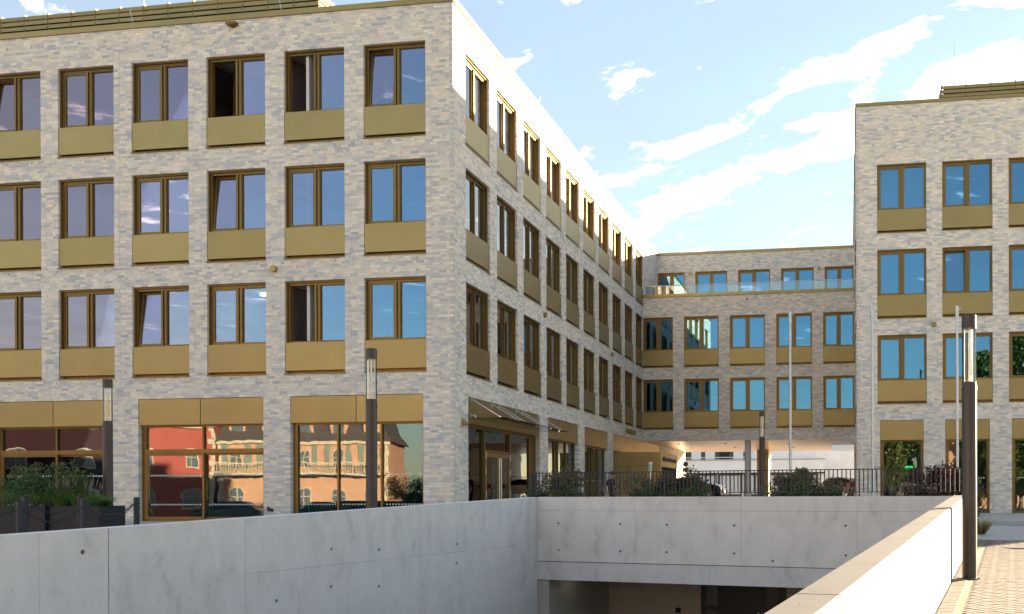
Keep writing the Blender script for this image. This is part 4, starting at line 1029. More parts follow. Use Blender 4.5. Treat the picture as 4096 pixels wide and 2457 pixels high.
chain(P_[0], P_[1], 0.26, 'chain running off to the left of the nearest front post'); chain(P_[1], P_[4], 0.27, 'chain between the two front posts before the planter')
chain(P_[2], P_[3], 0.22, 'chain between the rear posts close to the planter'); chain(P_[3], P_[5], 0.25, 'upper chain from the rear post to the single right post'); chain(P_[4], P_[5], 0.28, 'lower chain from the front post to the single right post')

# ---------------------------------------------------------------- plants
def leaves(n, fn, size, rng, aspect=1.6, up=0.3):
    V = np.zeros((n, 4, 3)); 
    for i in range(n):
        c, out = fn(rng); s = size * rng.uniform(0.6, 1.35)
        d = Vector((rng.gauss(0, 1), rng.gauss(0, 1), rng.gauss(0, 1) + up)); d.normalize()
        d = (d + out * 0.7).normalized()
        s2 = d.cross(Vector((rng.gauss(0, 1), rng.gauss(0, 1), rng.gauss(0, 1)))).normalized() * s * 0.5
        e = d * s * aspect * 0.5
        V[i] = [c - e, c + s2, c + e * 1.1, c - s2]
    return V
def leaf_part(name, V, mat, parent):
    n = len(V); me = bpy.data.meshes.new(name); me.vertices.add(n * 4); me.vertices.foreach_set('co', V.reshape(-1).astype(np.float32))
    me.loops.add(n * 4); me.loops.foreach_set('vertex_index', np.arange(n * 4, dtype=np.int32)); me.polygons.add(n)
    me.polygons.foreach_set('loop_start', np.arange(n, dtype=np.int32) * 4); me.polygons.foreach_set('loop_total', np.full(n, 4, np.int32))
    me.materials.append(mat); me.update(calc_edges=True); me.shade_flat(); return put(name, me, parent)
def clump_fn(clumps, z0):
    def fn(rng):
        c, r = rng.choice(clumps)
        while True:
            p = Vector((rng.uniform(-1, 1), rng.uniform(-1, 1), rng.uniform(-1, 1)))
            if 0.25 < p.length < 1: break
        return c + p * r, p.normalized()
    return fn
def bush(x, y, w, h, seed, label, red, n=5200, lm='leaf', rm='redleaf', size=0.040, zb=0.0, redtop=0.62):
    rng = random.Random(seed); t = thing('shrub', label, 'bush', (x, y, zb), 0, 'bushes behind the railing')
    cl = []
    for i in range(46):
        a = rng.uniform(0, 2 * math.pi); rr = math.sqrt(rng.random()) * w * 0.46; hh = h * rng.uniform(0.25, 0.98) * (1 - 0.20 * (rr / (w * 0.5)) ** 2)
        cl.append((Vector((rr * math.cos(a), rr * math.sin(a) * 0.8, max(0.2, hh - 0.12))), rng.uniform(0.10, 0.22) * min(1.4, w)))
    V = leaves(n, clump_fn(cl, 0), size, rng)
    zc = V[:, :, 2].mean(1); lim = h * redtop
    m = (zc > lim - 0.10 + 0.3 * np.array([rng.random() for _ in range(n)])) & (np.array([rng.random() for _ in range(n)]) < red)
    leaf_part('foliage', V[~m], M[lm], t)
    if m.any(): leaf_part('red_foliage', V[m], M[rm], t)
    mb = MB()
    for i in range(14):
        c = cl[i][0]; mb.tube((c.x * 0.15, c.y * 0.15, 0), (c.x * 0.6, c.y * 0.6, c.z * 0.6), 0.012, 0.008, 5, False); mb.tube((c.x * 0.6, c.y * 0.6, c.z * 0.6), c, 0.008, 0.004, 5, False)
    part('stems', mb, M['bark'], t)
    return t
bush(-3.75, 24.0, 1.45, 1.58, 1, 'pink tipped green bush at the left end of the railing', 0.55, n=8500)
bush(-0.75, 22.9, 1.95, 1.52, 2, 'wide dusty pink topped bush left of the passage column', 0.5, n=11000)
bush(2.22, 21.3, 2.05, 1.46, 3, 'wide green bush with red tips in front of the white flagpole foot', 0.45, n=12000)
bush(4.95, 20.2, 1.75, 1.45, 4, 'dark maroon leaved bush at the right end of the railing', 0.9, n=11000, lm='leaf', rm='maroon', redtop=0.2)
def blades(n, rx, ry, h, rng, lean=0.5, wid=0.010, cx=0, cy=0):
    mb = MB()
    for i in range(n):
        a = rng.uniform(0, 2 * math.pi); r = math.sqrt(rng.random()); x, y = cx + r * rx * math.cos(a), cy + r * ry * math.sin(a)
        d = Vector((math.cos(a), math.sin(a), 0)) * lean * (0.3 + r) * rng.uniform(0.4, 1.2); hh = h * rng.uniform(0.6, 1.1)
        s = Vector((-math.sin(a + 1), math.cos(a + 1), 0)) * wid
        p0 = Vector((x, y, 0)); p1 = p0 + d * hh * 0.35 + Vector((0, 0, hh * 0.6)); p2 = p0 + d * hh + Vector((0, 0, hh * (1 - 0.25 * lean)))
        n0 = len(mb.v); mb.v += [tuple(p0 - s), tuple(p0 + s), tuple(p1 + s * 0.8), tuple(p1 - s * 0.8), tuple(p2)]; mb.f += [(n0, n0 + 1, n0 + 2, n0 + 3), (n0 + 3, n0 + 2, n0 + 4)]
    return mb
def plumes(n, rx, ry, h, rng, cx=0, cy=0, lean=0.4):
    mb = MB()
    for i in range(n):
        a = rng.uniform(0, 2 * math.pi); r = math.sqrt(rng.random()); b = Vector((cx + r * rx * math.cos(a), cy + r * ry * math.sin(a), h * 0.2))
        tip = b + Vector((math.cos(a) * lean * r, math.sin(a) * lean * r, 1)).normalized() * h * rng.uniform(0.75, 1.05)
        m_ = b.lerp(tip, 0.72); mb.tube(b, m_, 0.003, 0.003, 4, False); mb.tube(m_, m_.lerp(tip, 0.5), 0.005, 0.013, 5, False); mb.tube(m_.lerp(tip, 0.5), tip, 0.013, 0.002, 5, False)
    return mb
rng = random.Random(5)
def grass_tuft(name, x, y, z, n, rx, ry, h, npl, label, mat='grass', cat='grass', pm='plume', lean=0.5):
    t = thing(name, label, cat, (x, y, z)); part('blades', blades(n, rx, ry, h, rng, lean), M[mat], t, kind='stuff')
    if npl: part('plumes', plumes(npl, rx, ry, h * 1.5, rng), M[pm], t, kind='stuff')
    return t
# two planters
pb = ((-18.6, -14.86, 'dark box planter with a leafy shrub at the far left'), (-14.84, -13.66, 'dark box planter full of green grasses beside the lamp'))
for a, b, lab in pb:
    g = -0.30
    t = thing('planter_box', lab, 'planter', ((a + b) / 2, 21.95, g), -0.04)
    w = (b - a) / 2; h = 0.605 - g
    part('body', MB().box(-w, w, -0.45, -0.41, 0, h).box(-w, w, 0.41, 0.45, 0, h).box(-w, -w + 0.04, -0.41, 0.41, 0, h).box(w - 0.04, w, -0.41, 0.41, 0, h), M['planter'], t)
    part('rim', MB().ring(-w, w, 0, 0.02, 0, 0, 0).box(-w, w, -0.455, -0.40, h, h + 0.01).box(-w, w, 0.40, 0.455, h, h + 0.01), M['planter'], t)
    part('soil', MB().box(-w + 0.04, w - 0.04, -0.41, 0.41, 0.3, h - 0.06), M['soil'], t)
bs = bush(-15.3, 22.0, 1.9, 1.15, 11, 'dark leafy shrub growing in the left planter', 0.25, n=6500, size=0.034, zb=0.54, redtop=0.7); bs['group'] = 'plants in the dark planters'
gc = bush(-15.2, 21.65, 0.9, 0.26, 12, 'low pale green ground cover spilling over the left planter', 0.0, n=2000, size=0.02, zb=0.56, lm='grass'); gc['group'] = 'plants in the dark planters'
for x, y, h, n, npl, rx, lab in ((-14.65, 21.85, 0.42, 700, 22, 0.20, 'fountain grass with pale plumes in the middle of the planters'), (-14.25, 21.9, 0.40, 700, 14, 0.20, 'dense green grass clump with few plumes in the planter'), (-13.92, 21.8, 0.32, 900, 0, 0.22, 'short bright green clump at the planter end by the lamp')):
    tt = grass_tuft('ornamental_grass', x, y, 0.54, n, rx, 0.25, h, npl, lab, lean=0.55); tt['group'] = 'plants in the dark planters'
gt_ = grass_tuft('ornamental_grass', -2.0, 23.4, 0.0, 160, 0.35, 0.2, 0.66, 12, 'beige plumed grass behind the railing beside the man', lean=0.3)
gt_ = grass_tuft('ornamental_grass', 3.9, 20.9, -0.1, 160, 0.2, 0.2, 0.85, 4, 'thin upright grass behind the railing left of the maroon bush', lean=0.35)
gd = grass_tuft('dry_grass', 6.62, 22.8, ground_z(6.62, 22.8), 200, 0.09, 0.09, 0.48, 8, 'dry straw coloured grass tuft beside the tall lamp before the shop window', 'drygrass', 'grass', 'drygrass', 0.9)

# ---------------------------------------------------------------- paving bricks on the sunny walk
def pavers():
    root = bpy.data.objects.new('brick_walk', None); COL.objects.link(root); root['kind'] = 'structure'
    org = RC + Vector((0.951, -0.31, 0)) * (TW + 0.012); ax = Vector((WD.y, -WD.x, 0)); ay = -WD       # ax away from the wall, ay to the viewer
    bed = MB(); S = []
    y0, y1, w1 = -3.2, 15.0, 6.4
    nx, ny = 8, 16
    for i in range(nx):
        for j in range(ny):
            q = []
            for a, b in ((i, j), (i + 1, j), (i + 1, j + 1), (i, j + 1)):
                p = org + ax * (a * w1 / nx) + ay * (y0 + b * (y1 - y0) / ny); q.append((p.x, p.y, ground_z(p.x, p.y) + 0.014))
            bed.quad(*q)
    o = part('paving_bed', bed, simple('jointing sand', (0.20, 0.17, 0.13), 0.95, 0, 0.2, 9), root, kind='structure')
    B_ = []
    k = 0
    while y0 + k * 0.1 < y1:        # border course: headers against the wall
        B_.append((0.10, y0 + k * 0.1 + 0.05, 0.0)); k += 1
    c45 = math.sqrt(0.5)
    for X in range(-200, 200):
        for Y in range(-120, 200):
            dd = (X - Y) % 4
            if dd == 0: cx, cy, r = (X + 1) * 0.1, (Y + 0.5) * 0.1, 0
            elif dd == 2: cx, cy, r = (X + 0.5) * 0.1, (Y) * 0.1, 1
            else: continue
            px, py = (cx - cy) * c45 + 0.21, (cx + cy) * c45
            if px < 0.21 + 0.05 or px > w1 - 0.1 or py < y0 + 0.1 or py > y1 - 0.1: continue
            B_.append((px, py, math.pi / 4 + r * math.pi / 2))
    info = []
    rg = random.Random(9)
    rot0 = math.atan2(ax.y, ax.x)
    for px, py, r in B_:
        p = org + ax * px + ay * py
        z = ground_z(p.x, p.y); info.append((p, r, z, (p.x / p.y if p.y > 1 else 9)))
    lx_, ly_ = 0.1945, 0.0945
    def geo(mb):
        c = 0.004; mb.v += [(-lx_ / 2, -ly_ / 2, 0), (lx_ / 2, -ly_ / 2, 0), (lx_ / 2, ly_ / 2, 0), (-lx_ / 2, ly_ / 2, 0), (-lx_ / 2, -ly_ / 2, 0.014), (lx_ / 2, -ly_ / 2, 0.014), (lx_ / 2, ly_ / 2, 0.014), (-lx_ / 2, ly_ / 2, 0.014), (-lx_ / 2 + c, -ly_ / 2 + c, 0.018), (lx_ / 2 - c, -ly_ / 2 + c, 0.018), (lx_ / 2 - c, ly_ / 2 - c, 0.018), (-lx_ / 2 + c, ly_ / 2 - c, 0.018)]
        mb.f += [(0, 1, 5, 4), (1, 2, 6, 5), (2, 3, 7, 6), (3, 0, 4, 7), (4, 5, 9, 8), (5, 6, 10, 9), (6, 7, 11, 10), (7, 4, 8, 11), (8, 9, 10, 11)]
    one = MB(); geo(one); V0 = np.array(one.v); F0 = one.f
    one_me = one.mesh('paving_brick', M['paver'])
    order = sorted(range(len(info)), key=lambda i: (0 if (info[i][3] < 0.345 and info[i][0].y > 11.6) else 1, info[i][0].y))
    pick = set(order[:300])
    mb = MB()
    for i, (p, r, z, k) in enumerate(info):
        a = rot0 + r; zz = z + 0.002 + rg.uniform(-0.0012, 0.0012)
        if i in pick: put('paving_brick', one_me, root, (p.x, p.y, zz), (0, 0.0, a))
        else:
            n = len(mb.v); ca, sa = math.cos(a), math.sin(a)
            mb.v += [(p.x + x * ca - y * sa, p.y + x * sa + y * ca, zz + q) for x, y, q in V0]; mb.f += [tuple(n + j for j in f) for f in F0]
    part('paving_bricks', mb, M['paver'], root, kind='stuff')
pavers()
mc = thing('manhole_cover', 'round dark manhole cover in the shaded paving right of the lamp', 'manhole cover', (6.35, 18.9, ground_z(6.35, 18.9) + 0.012))
part('lid', MB().lathe([(0.0, 0.012), (0.30, 0.012)], 28), simple('cast iron', (0.06, 0.055, 0.05), 0.6, 0.5), mc); part('rim', MB().lathe([(0.31, 0.010), (0.31, 0.014), (0.38, 0.014), (0.38, -0.004)], 28), M['core'], mc)

# ---------------------------------------------------------------- person behind the railing
def person():
    X, Y, g = -3.80, 38.5, 0.004
    t = thing('person', 'man in a navy t-shirt bending his head over a phone behind the railing', 'person', (X, Y, g), R(180 + 62))
    # local: +y is the way he faces; joints (x,y,z,r)
    J = {'pel': (0, 0, 0.95, 0.135), 'spine': (0, -0.02, 1.15, 0.13), 'chest': (0, -0.01, 1.33, 0.145), 'neck': (0, 0.03, 1.49, 0.06), 'head0': (0, 0.075, 1.565, 0.075), 'head1': (0, 0.115, 1.655, 0.095), 'head2': (0, 0.10, 1.71, 0.07)}
    for s, n in ((-1, 'l'), (1, 'r')):
        J['hip' + n] = (s * 0.10, 0, 0.90, 0.095); J['kne' + n] = (s * 0.11, 0.03, 0.50, 0.062); J['ank' + n] = (s * 0.11, -0.01, 0.09, 0.042); J['toe' + n] = (s * 0.13, 0.16, 0.035, 0.035)
        J['sho' + n] = (s * 0.195, -0.01, 1.40, 0.065)
    J['elbl'] = (-0.25, 0.0, 1.12, 0.045); J['wril'] = (-0.12, 0.24, 1.06, 0.032); J['hanl'] = (-0.07, 0.31, 1.07, 0.036)
    J['elbr'] = (0.26, -0.03, 1.10, 0.045); J['wrir'] = (0.27, 0.04, 0.86, 0.032); J['hanr'] = (0.27, 0.06, 0.77, 0.036)
    E = [('pel', 'spine'), ('spine', 'chest'), ('chest', 'neck'), ('neck', 'head0'), ('head0', 'head1'), ('head1', 'head2')]
    for n in 'lr': E += [('pel', 'hip' + n), ('hip' + n, 'kne' + n), ('kne' + n, 'ank' + n), ('ank' + n, 'toe' + n), ('chest', 'sho' + n), ('sho' + n, 'elb' + n), ('elb' + n, 'wri' + n), ('wri' + n, 'han' + n)]
    # fingers
    for n, base, dirs in (('l', Vector((-0.07, 0.31, 1.07)), Vector((0.5, 0.8, 0.1))), ('r', Vector((0.27, 0.06, 0.77)), Vector((0, 0.15, -1)))):
        dirs.normalize(); side = dirs.cross(Vector((1, 0, 0.3))).normalized()
        for k in range(4):
            o = (k - 1.5) * 0.019; L = (0.062, 0.075, 0.07, 0.055)[k]
            a = base + side * o + dirs * 0.03; b = a + dirs * L * 0.6; c = b + (dirs + Vector((-0.5 if n == 'l' else -0.2, 0.2, 0.4 if n == 'l' else 0.1))).normalized() * L * 0.5
            J['fa%s%d' % (n, k)] = (*a, 0.010); J['fb%s%d' % (n, k)] = (*b, 0.009); J['fc%s%d' % (n, k)] = (*c, 0.008)
            E += [('han' + n, 'fa%s%d' % (n, k)), ('fa%s%d' % (n, k), 'fb%s%d' % (n, k)), ('fb%s%d' % (n, k), 'fc%s%d' % (n, k))]
        a = base + side * 0.036 - dirs * 0.01; b = a + (dirs + side).normalized() * 0.04
        J['ta' + n] = (*a, 0.012); J['tb' + n] = (*b, 0.010); E += [('han' + n, 'ta' + n), ('ta' + n, 'tb' + n)]
    names = list(J); me = bpy.data.meshes.new('body'); me.from_pydata([J[k][:3] for k in names], [(names.index(a), names.index(b)) for a, b in E], [])
    tmp = bpy.data.objects.new('tmp', me); COL.objects.link(tmp); tmp.modifiers.new('s', 'SKIN')
    if not me.skin_vertices: 
        bpy.context.view_layer.objects.active = tmp
        bpy.ops.mesh.customdata_skin_add()
    for i, k in enumerate(names):
        me.skin_vertices[0].data[i].radius = (J[k][3], J[k][3] * (0.8 if k in ('pel', 'spine', 'chest') else 1))
        me.skin_vertices[0].data[i].use_root = (k == 'pel')
    sub = tmp.modifiers.new('d', 'SUBSURF'); sub.levels = 2; sub.render_levels = 2
    bpy.context.view_layer.update(); dg = bpy.context.evaluated_depsgraph_get(); nm = bpy.data.meshes.new_from_object(tmp.evaluated_get(dg)); bpy.data.objects.remove(tmp)
    skin = simple('skin', (0.50, 0.29, 0.20), 0.6); shirt = simple('navy cotton', (0.010, 0.012, 0.030), 0.85); jeans = simple('blue jeans', (0.015, 0.022, 0.05), 0.85); shoe = simple('shoe', (0.05, 0.05, 0.05), 0.6)
    nm.materials.clear()
    for m_ in (skin, shirt, jeans, shoe): nm.materials.append(m_)
    for p in nm.polygons:
        c = p.center; k = 0
        if c.z < 0.09: k = 3
        elif c.z < 0.96 and abs(c.x) < 0.215: k = 2
        elif c.z < 1.485 and c.z > 0.93 and (abs(c.x) < 0.185 and c.y < 0.19 or c.z > 1.19): k = 1
        p.material_index = k
    nm.shade_smooth(); put('body', nm, t)
    hm = simple('dark hair', (0.03, 0.02, 0.015), 0.8)
    hb = MB(); hb.lathe([(0.0, 0.115), (0.06, 0.10), (0.095, 0.055), (0.103, 0.0), (0.095, -0.04), (0.08, -0.06)], 18)
    put('hair', hb.mesh('hair', hm, True), t, (0, 0.088, 1.685), (R(-28), 0, 0))
    gm = MB()
    for s in (-1, 1):
        for i in range(10):
            a0, a1 = 2 * math.pi * i / 10, 2 * math.pi * (i + 1) / 10; f = lambda a: (s * 0.036 + 0.026 * math.cos(a), 0.205, 1.635 + 0.02 * math.sin(a)); gm.tube(f(a0), f(a1), 0.004, n=5, cap=False)
        gm.tube((s * 0.064, 0.203, 1.64), (s * 0.085, 0.10, 1.665), 0.004, n=5)
    gm.tube((-0.012, 0.207, 1.64), (0.012, 0.207, 1.64), 0.003, n=5); part('glasses', gm, M['anthracite'], t)
    part('nose', MB().prism([(-0.012, 1.59), (0.012, 1.59), (0.004, 1.635), (-0.004, 1.635)], 0.19, 0.222), skin, t)
    for s in (-1, 1): part('ear', MB().tube((s * 0.085, 0.085, 1.65), (s * 0.10, 0.075, 1.655), 0.03, 0.024, 10), skin, t)
    part('mouth', MB().box(-0.022, 0.022, 0.190, 0.196, 1.565, 1.572), simple('lips', (0.35, 0.14, 0.11), 0.6), t)
    part('chest_print', MB().box(0.055, 0.125, 0.128, 0.131, 1.36, 1.375), M['white'], t)
    ph = thing('phone', 'dark phone held in the left hand of the man behind the railing', 'phone', (X, Y, g), R(180 + 62))
    part('case', MB().box(-0.085, -0.015, 0.335, 0.345, 1.05, 1.19), M['void'], ph); part('screen', MB().box(-0.082, -0.018, 0.332, 0.3345, 1.055, 1.185), simple('phone glass', (0.03, 0.03, 0.035), 0.1), ph)
person()
# info sign (green and white strip on a post)
isg = thing('info_post', 'slim post with a green and white printed strip before the bronze porch', 'sign', (-1.80, 30.0, 0.0), -0.1)
part('post', MB().tube((0, 0, 0), (0, 0, 1.56), 0.028), M['white'], isg)
isg.rotation_euler = (0, R(3), -0.1)
pl = part('plate', MB().box(-0.046, 0.046, -0.02, 0.02, 1.545, 1.86), simple('white enamel', (0.75, 0.75, 0.75), 0.4), isg)
part('green_print', MB().box(-0.036, 0.036, -0.024, -0.021, 1.585, 1.82), simple('green print', (0.02, 0.20, 0.10), 0.4), isg)
part('red_cap', MB().box(-0.042, 0.042, -0.022, 0.022, 1.862, 1.90).box(-0.036, 0.036, -0.024, -0.021, 1.55, 1.575), simple('red print', (0.45, 0.02, 0.03), 0.4), isg)
part('white_figures', MB().box(-0.02, 0.004, -0.027, -0.0245, 1.76, 1.80).box(0.0, 0.022, -0.027, -0.0245, 1.70, 1.75).box(-0.022, 0.0, -0.027, -0.0245, 1.655, 1.69).box(-0.006, 0.02, -0.027, -0.0245, 1.60, 1.64), M['white'], isg)

# ---------------------------------------------------------------- beyond the passage
wb = thing('office_building', 'pale rendered two storey building with dark window bands seen through the passage', 'building', W(-8, 50.0, 0), -TH - 0.11)
wb.scale = (1.3, 1.3, 1.3); wb.location = Vector((wb.location.x * 1.3, wb.location.y * 1.3, 0.83 - 1.3 * 0.83))   # its true distance and size
M['render'] = simple('pale render', (0.84, 0.825, 0.825), 0.9, 0, 0.06, 1.2, 0.003)
part('wall', MB().box(-6, 18.4, 0.0, 6.0, 2.62, 3.62).box(-6, 18.4, 0.35, 6, -0.2, 2.62).box(-6, 17.59, 2.0, 6.0, 3.62, 6.4), M['render'], wb)
part('wall', MB().box(17.6, 24.5, 1.2, 9.0, -0.2, 6.6), M['render'], wb, label='blank taller end wall')
part('parapet_cap', MB().box(-6, 18.45, -0.06, 0.3, 3.621, 3.72), simple('grey metal cap', (0.35, 0.37, 0.39), 0.4, 0.5), wb)
part('handrail', MB().tube((-6, -0.02, 3.88), (17.8, -0.02, 3.88), 0.03), M['white'], wb)
for i in range(9): part('rail_bracket', MB().tube((-5 + i * 2.8, -0.02, 3.72), (-5 + i * 2.8, -0.02, 3.88), 0.018, n=6), M['white'], wb)
dk = simple('dark window frame', (0.05, 0.045, 0.045), 0.5); bl_m = simple('roller slats', (0.60, 0.62, 0.66), 0.5)
for i in range(15):
    x = -5.5 + i * 1.22
    f = part('window', MB().ring(x, x + 1.2, 1.92, 1.99, 3.63, 5.1, 0.17), dk, wb)
    if i < 7: 
        sm_ = MB()
        for k in range(9): sm_.box(x + 0.17, x + 1.03, 1.94, 1.965, 3.85 + k * 0.125, 3.85 + k * 0.125 + 0.105)
        part('blind', sm_, bl_m, f)
    else: part('pane', MB().box(x + 0.17, x + 1.03, 1.95, 1.96, 3.80, 4.93), M['curtain'] if i % 3 else M['void'], f)
for i in range(11):
    x = -5 + i * 2.1
    if 4 < i < 6: continue
    f = part('window', MB().ring(x, x + 1.9, 0.26, 0.345, 0.75, 2.50, 0.10).box(x + 0.9, x + 1.0, 0.27, 0.345, 0.85, 2.4), dk, wb)
    sm_ = MB()
    for k in range(11): sm_.box(x + 0.1, x + 0.9, 0.30, 0.33, 0.9 + k * 0.135, 0.9 + k * 0.135 + 0.115); sm_.box(x + 1.0, x + 1.8, 0.30, 0.33, 0.9 + k * 0.135, 0.9 + k * 0.135 + 0.115)
    part('blind', sm_, bl_m, f)
    part('plinth_panel', MB().box(x, x + 1.9, 0.29, 0.346, 0.0, 0.74), dk, wb)
part('recess_shadow_gap', MB().box(-6, 18.4, 0.02, 0.34, 2.52, 2.615), M['void'], wb)
part('vent_cap', MB().tube((7.6, -0.05, 3.25), (7.6, 0, 3.25), 0.07), M['anthracite'], wb)

# cars and street things behind the rail
def car(loc, rotz, paint, label, name='parked_car'):
    t = thing(name, label, 'car', loc, rotz)
    side = [(-2.2, 0.35), (-2.25, 0.62), (-2.15, 0.86), (-1.72, 0.95), (-1.12, 1.36), (-0.5, 1.45), (0.25, 1.42), (0.95, 1.05), (1.75, 0.92), (2.15, 0.74), (2.25, 0.50), (2.2, 0.30)]
    mb = MB(); m = len(side); ws = []
    for k, (y, ins) in enumerate(((-0.88, 0.0), (-0.80, 0.03), (0.80, 0.03), (0.88, 0.0))):
        pass
    # body in stations across the width: lower flanks vertical, glasshouse tucked in
    for y, s in ((-0.86, -1), (-0.70, 0), (0.70, 0), (0.86, 1)):
        for x, z in side:
            tuck = 0.0 if z < 0.97 else (z - 0.97) * 0.42
            yy = y * (1 - (tuck / 0.86 if abs(y) > 0.8 else tuck / 0.95)); zz = z + (0.02 if abs(y) < 0.8 else 0)
            mb.v.append((x * (1.0 if abs(y) < 0.8 else 0.985), yy, zz))
    for j in range(3):
        for i in range(m):
            i2 = (i + 1) % m; mb.f.append((j * m + i, j * m + i2, (j + 1) * m + i2, (j + 1) * m + i))
    mb.f.append(tuple(range(m - 1, -1, -1))); mb.f.append(tuple(range(3 * m, 4 * m)))
    part('body', mb, paint, t)
    gl = simple('dark car glass', (0.02, 0.025, 0.03), 0.05)
    ws = MB(); ws.quad((0.30, -0.60, 1.42), (0.93, -0.70, 1.09), (0.93, 0.70, 1.09), (0.30, 0.60, 1.42)); ws.v = [(x + 0.03, y, z + 0.035) for x, y, z in ws.v]; ws.f = [(3, 2, 1, 0)]
    part('windscreen', ws, gl, t)
    for s in (-1, 1):
        w = MB(); w.poly([(-1.05, s * 0.79, 1.30), (-1.45, s * 0.87, 1.0), (0.72, s * 0.87, 1.0), (0.2, s * 0.78, 1.36), (-0.5, s * 0.765, 1.40)]); part('side_window', w, gl, t)
        part('headlight', MB().box(2.0, 2.21, s * 0.60 - 0.16, s * 0.60 + 0.16, 0.60, 0.74), M['white'], t)
        part('mirror', MB().box(0.55, 0.70, s * 0.90 - 0.06, s * 0.90 + 0.06, 1.0, 1.12), paint, t)
        for x in (-1.35, 1.40):
            wh = part('wheel', MB().tube((x, s * 0.72, 0.31), (x, s * 0.90, 0.31), 0.31, n=24), simple('tyre', (0.02, 0.02, 0.02), 0.8), t)
            rim = MB(); rim.tube((x, s * 0.89, 0.31), (x, s * 0.905, 0.31), 0.07, n=12)
            for k in range(10):
                a = k * math.pi / 5; rim.tube((x, s * 0.905, 0.31), (x + 0.2 * math.cos(a), s * 0.905, 0.31 + 0.2 * math.sin(a)), 0.016, n=5)
            part('rim', rim, M['steel'], wh)
    part('grille', MB().box(2.19, 2.26, -0.4, 0.4, 0.50, 0.66), M['void'], t); part('number_plate', MB().box(2.255, 2.27, -0.26, 0.26, 0.36, 0.47), M['white'], t)
    return t
navy = simple('dark blue car paint', (0.02, 0.03, 0.07), 0.12, 0.4); wht = simple('white car paint', (0.72, 0.72, 0.72), 0.15)
car((-0.75, 66.0, 0.6), -TH - 0.15, navy, 'dark blue car parked behind the bush under the passage')
car((9.6, 68.5, 0.6), R(150), wht, 'white car partly hidden behind the red and white barrier')
bar_ = thing('road_barrier', 'red and white plastic road works barrier beside the taller block', 'barrier', (8.75, 62.0, 0.5), -TH)
redm = simple('barrier red', (0.55, 0.025, 0.02), 0.5); crm = simple('barrier white', (0.70, 0.66, 0.58), 0.5)
for i in range(8): part('board_stripe', MB().box(-1.0 + i * 0.25, -0.75 + i * 0.25 - 0.004, -0.02, 0.02, 0.80, 1.10), redm if i % 2 else crm, bar_)
part('frame', MB().ring(-1.0, 1.0, -0.03, 0.03, 0.12, 0.79, 0.06), crm, bar_)
for i in range(9): part('bar', MB().prism([(-0.9 + i * 0.2, 0.2), (-0.84 + i * 0.2, 0.2), (-0.70 + i * 0.2, 0.72), (-0.76 + i * 0.2, 0.72)], -0.015, 0.015), crm, bar_)
for s in (-0.8, 0.8): part('foot', MB().box(s - 0.12, s + 0.12, -0.35, 0.35, 0, 0.12), M['void'], bar_)
part('warning_lamp', MB().tube((-0.4, 0, 1.1), (-0.4, 0, 1.27), 0.09, n=14), simple('amber lens', (0.6, 0.16, 0.02), 0.3), bar_)
hb_ = thing('hoop_barrier', 'white bent tube hoop barrier standing beside the round concrete column', 'barrier', (3.15, 56.5, 0.1), -TH)
pts = [(-0.45, 0, 0), (-0.45, 0, 0.78), (-0.33, 0, 0.9), (0.33, 0, 0.9), (0.45, 0, 0.78), (0.45, 0, 0)]
part('hoop', MB().path(pts, 0.04), M['white'], hb_); part('foot_plate', MB().box(-0.55, -0.35, -0.1, 0.1, 0, 0.02).box(0.35, 0.55, -0.1, 0.1, 0, 0.02), M['galv'], hb_)
sp = thing('road_sign', 'back of a round road sign and square plate on a yellow lit pole', 'sign', (-1.32, 66.0, 0), -TH)
part('pole', MB().tube((0, 0, 0), (0, 0, 3.2), 0.035), M['galv'], sp)
part('disc_plate', MB().tube((0, -0.06, 2.95), (0, -0.085, 2.95), 0.19, n=28), simple('grey sign back', (0.22, 0.19, 0.13), 0.6, 0.3), sp)
part('square_plate', MB().box(-0.19, 0.19, -0.08, -0.055, 2.44, 2.70), simple('grey sign back b', (0.20, 0.17, 0.12), 0.6, 0.3), sp)
part('clamp', MB().box(-0.13, -0.05, -0.10, -0.086, 2.9, 3.0).box(-0.13, -0.05, -0.10, -0.082, 2.5, 2.6), M['galv'], sp)

# ---------------------------------------------------------------- trees
def tree(x, y, g, h, rad, seed, label, trunk_h=None, n=9000, size=0.34, group=None):
    rng = random.Random(seed); t = thing('leafy_tree', label, 'tree', (x, y, g), 0, group)
    th_ = trunk_h or h * 0.3; mb = MB(); mb.tube((0, 0, -0.2), (0.1, 0.05, th_), 0.28, 0.2, 10, False); cl = []
    for i in range(16):
        a = rng.uniform(0, 6.28); z = th_ + (h - th_) * rng.uniform(0.1, 0.92); rr = rad * rng.uniform(0.25, 0.85) * math.sin(math.pi * min(0.95, max(0.15, (z - th_) / (h - th_)))) 
        c = Vector((rr * math.cos(a), rr * math.sin(a), z)); cl.append((c, rad * rng.uniform(0.22, 0.42)))
        s0 = Vector((0.1, 0.05, th_ * rng.uniform(0.75, 1.0))); m_ = s0.lerp(c, 0.55) + Vector((0, 0, 0.4)); mb.tube(s0, m_, 0.11, 0.07, 6, False); mb.tube(m_, c, 0.07, 0.02, 6, False)
    cl.append((Vector((0, 0, h * 0.75)), rad * 0.45))
    part('trunk', mb, M['bark'], t); leaf_part('crown', leaves(n, clump_fn(cl, 0), size, rng), M['treeleaf'], t)
    return t
tree(19.5, 108, 0, 11.5, 4.0, 21, 'bright green tree far behind the pale building at the passage end', n=3000, size=0.4)
tree(14.0, -14.0, -1.0, 19, 6.0, 22, 'tall yellowing tree mirrored in the windows of the taller block', n=26000, size=0.24)
tree(3.0, -13.0, -1.0, 9.5, 4.2, 23, 'green tree mirrored low in the ground floor glass of the taller block', n=16000, size=0.22)
tree(23.0, -20.0, -1.0, 21, 7.0, 24, 'broad tree mirrored in the rightmost windows of the taller block', n=22000, size=0.26)
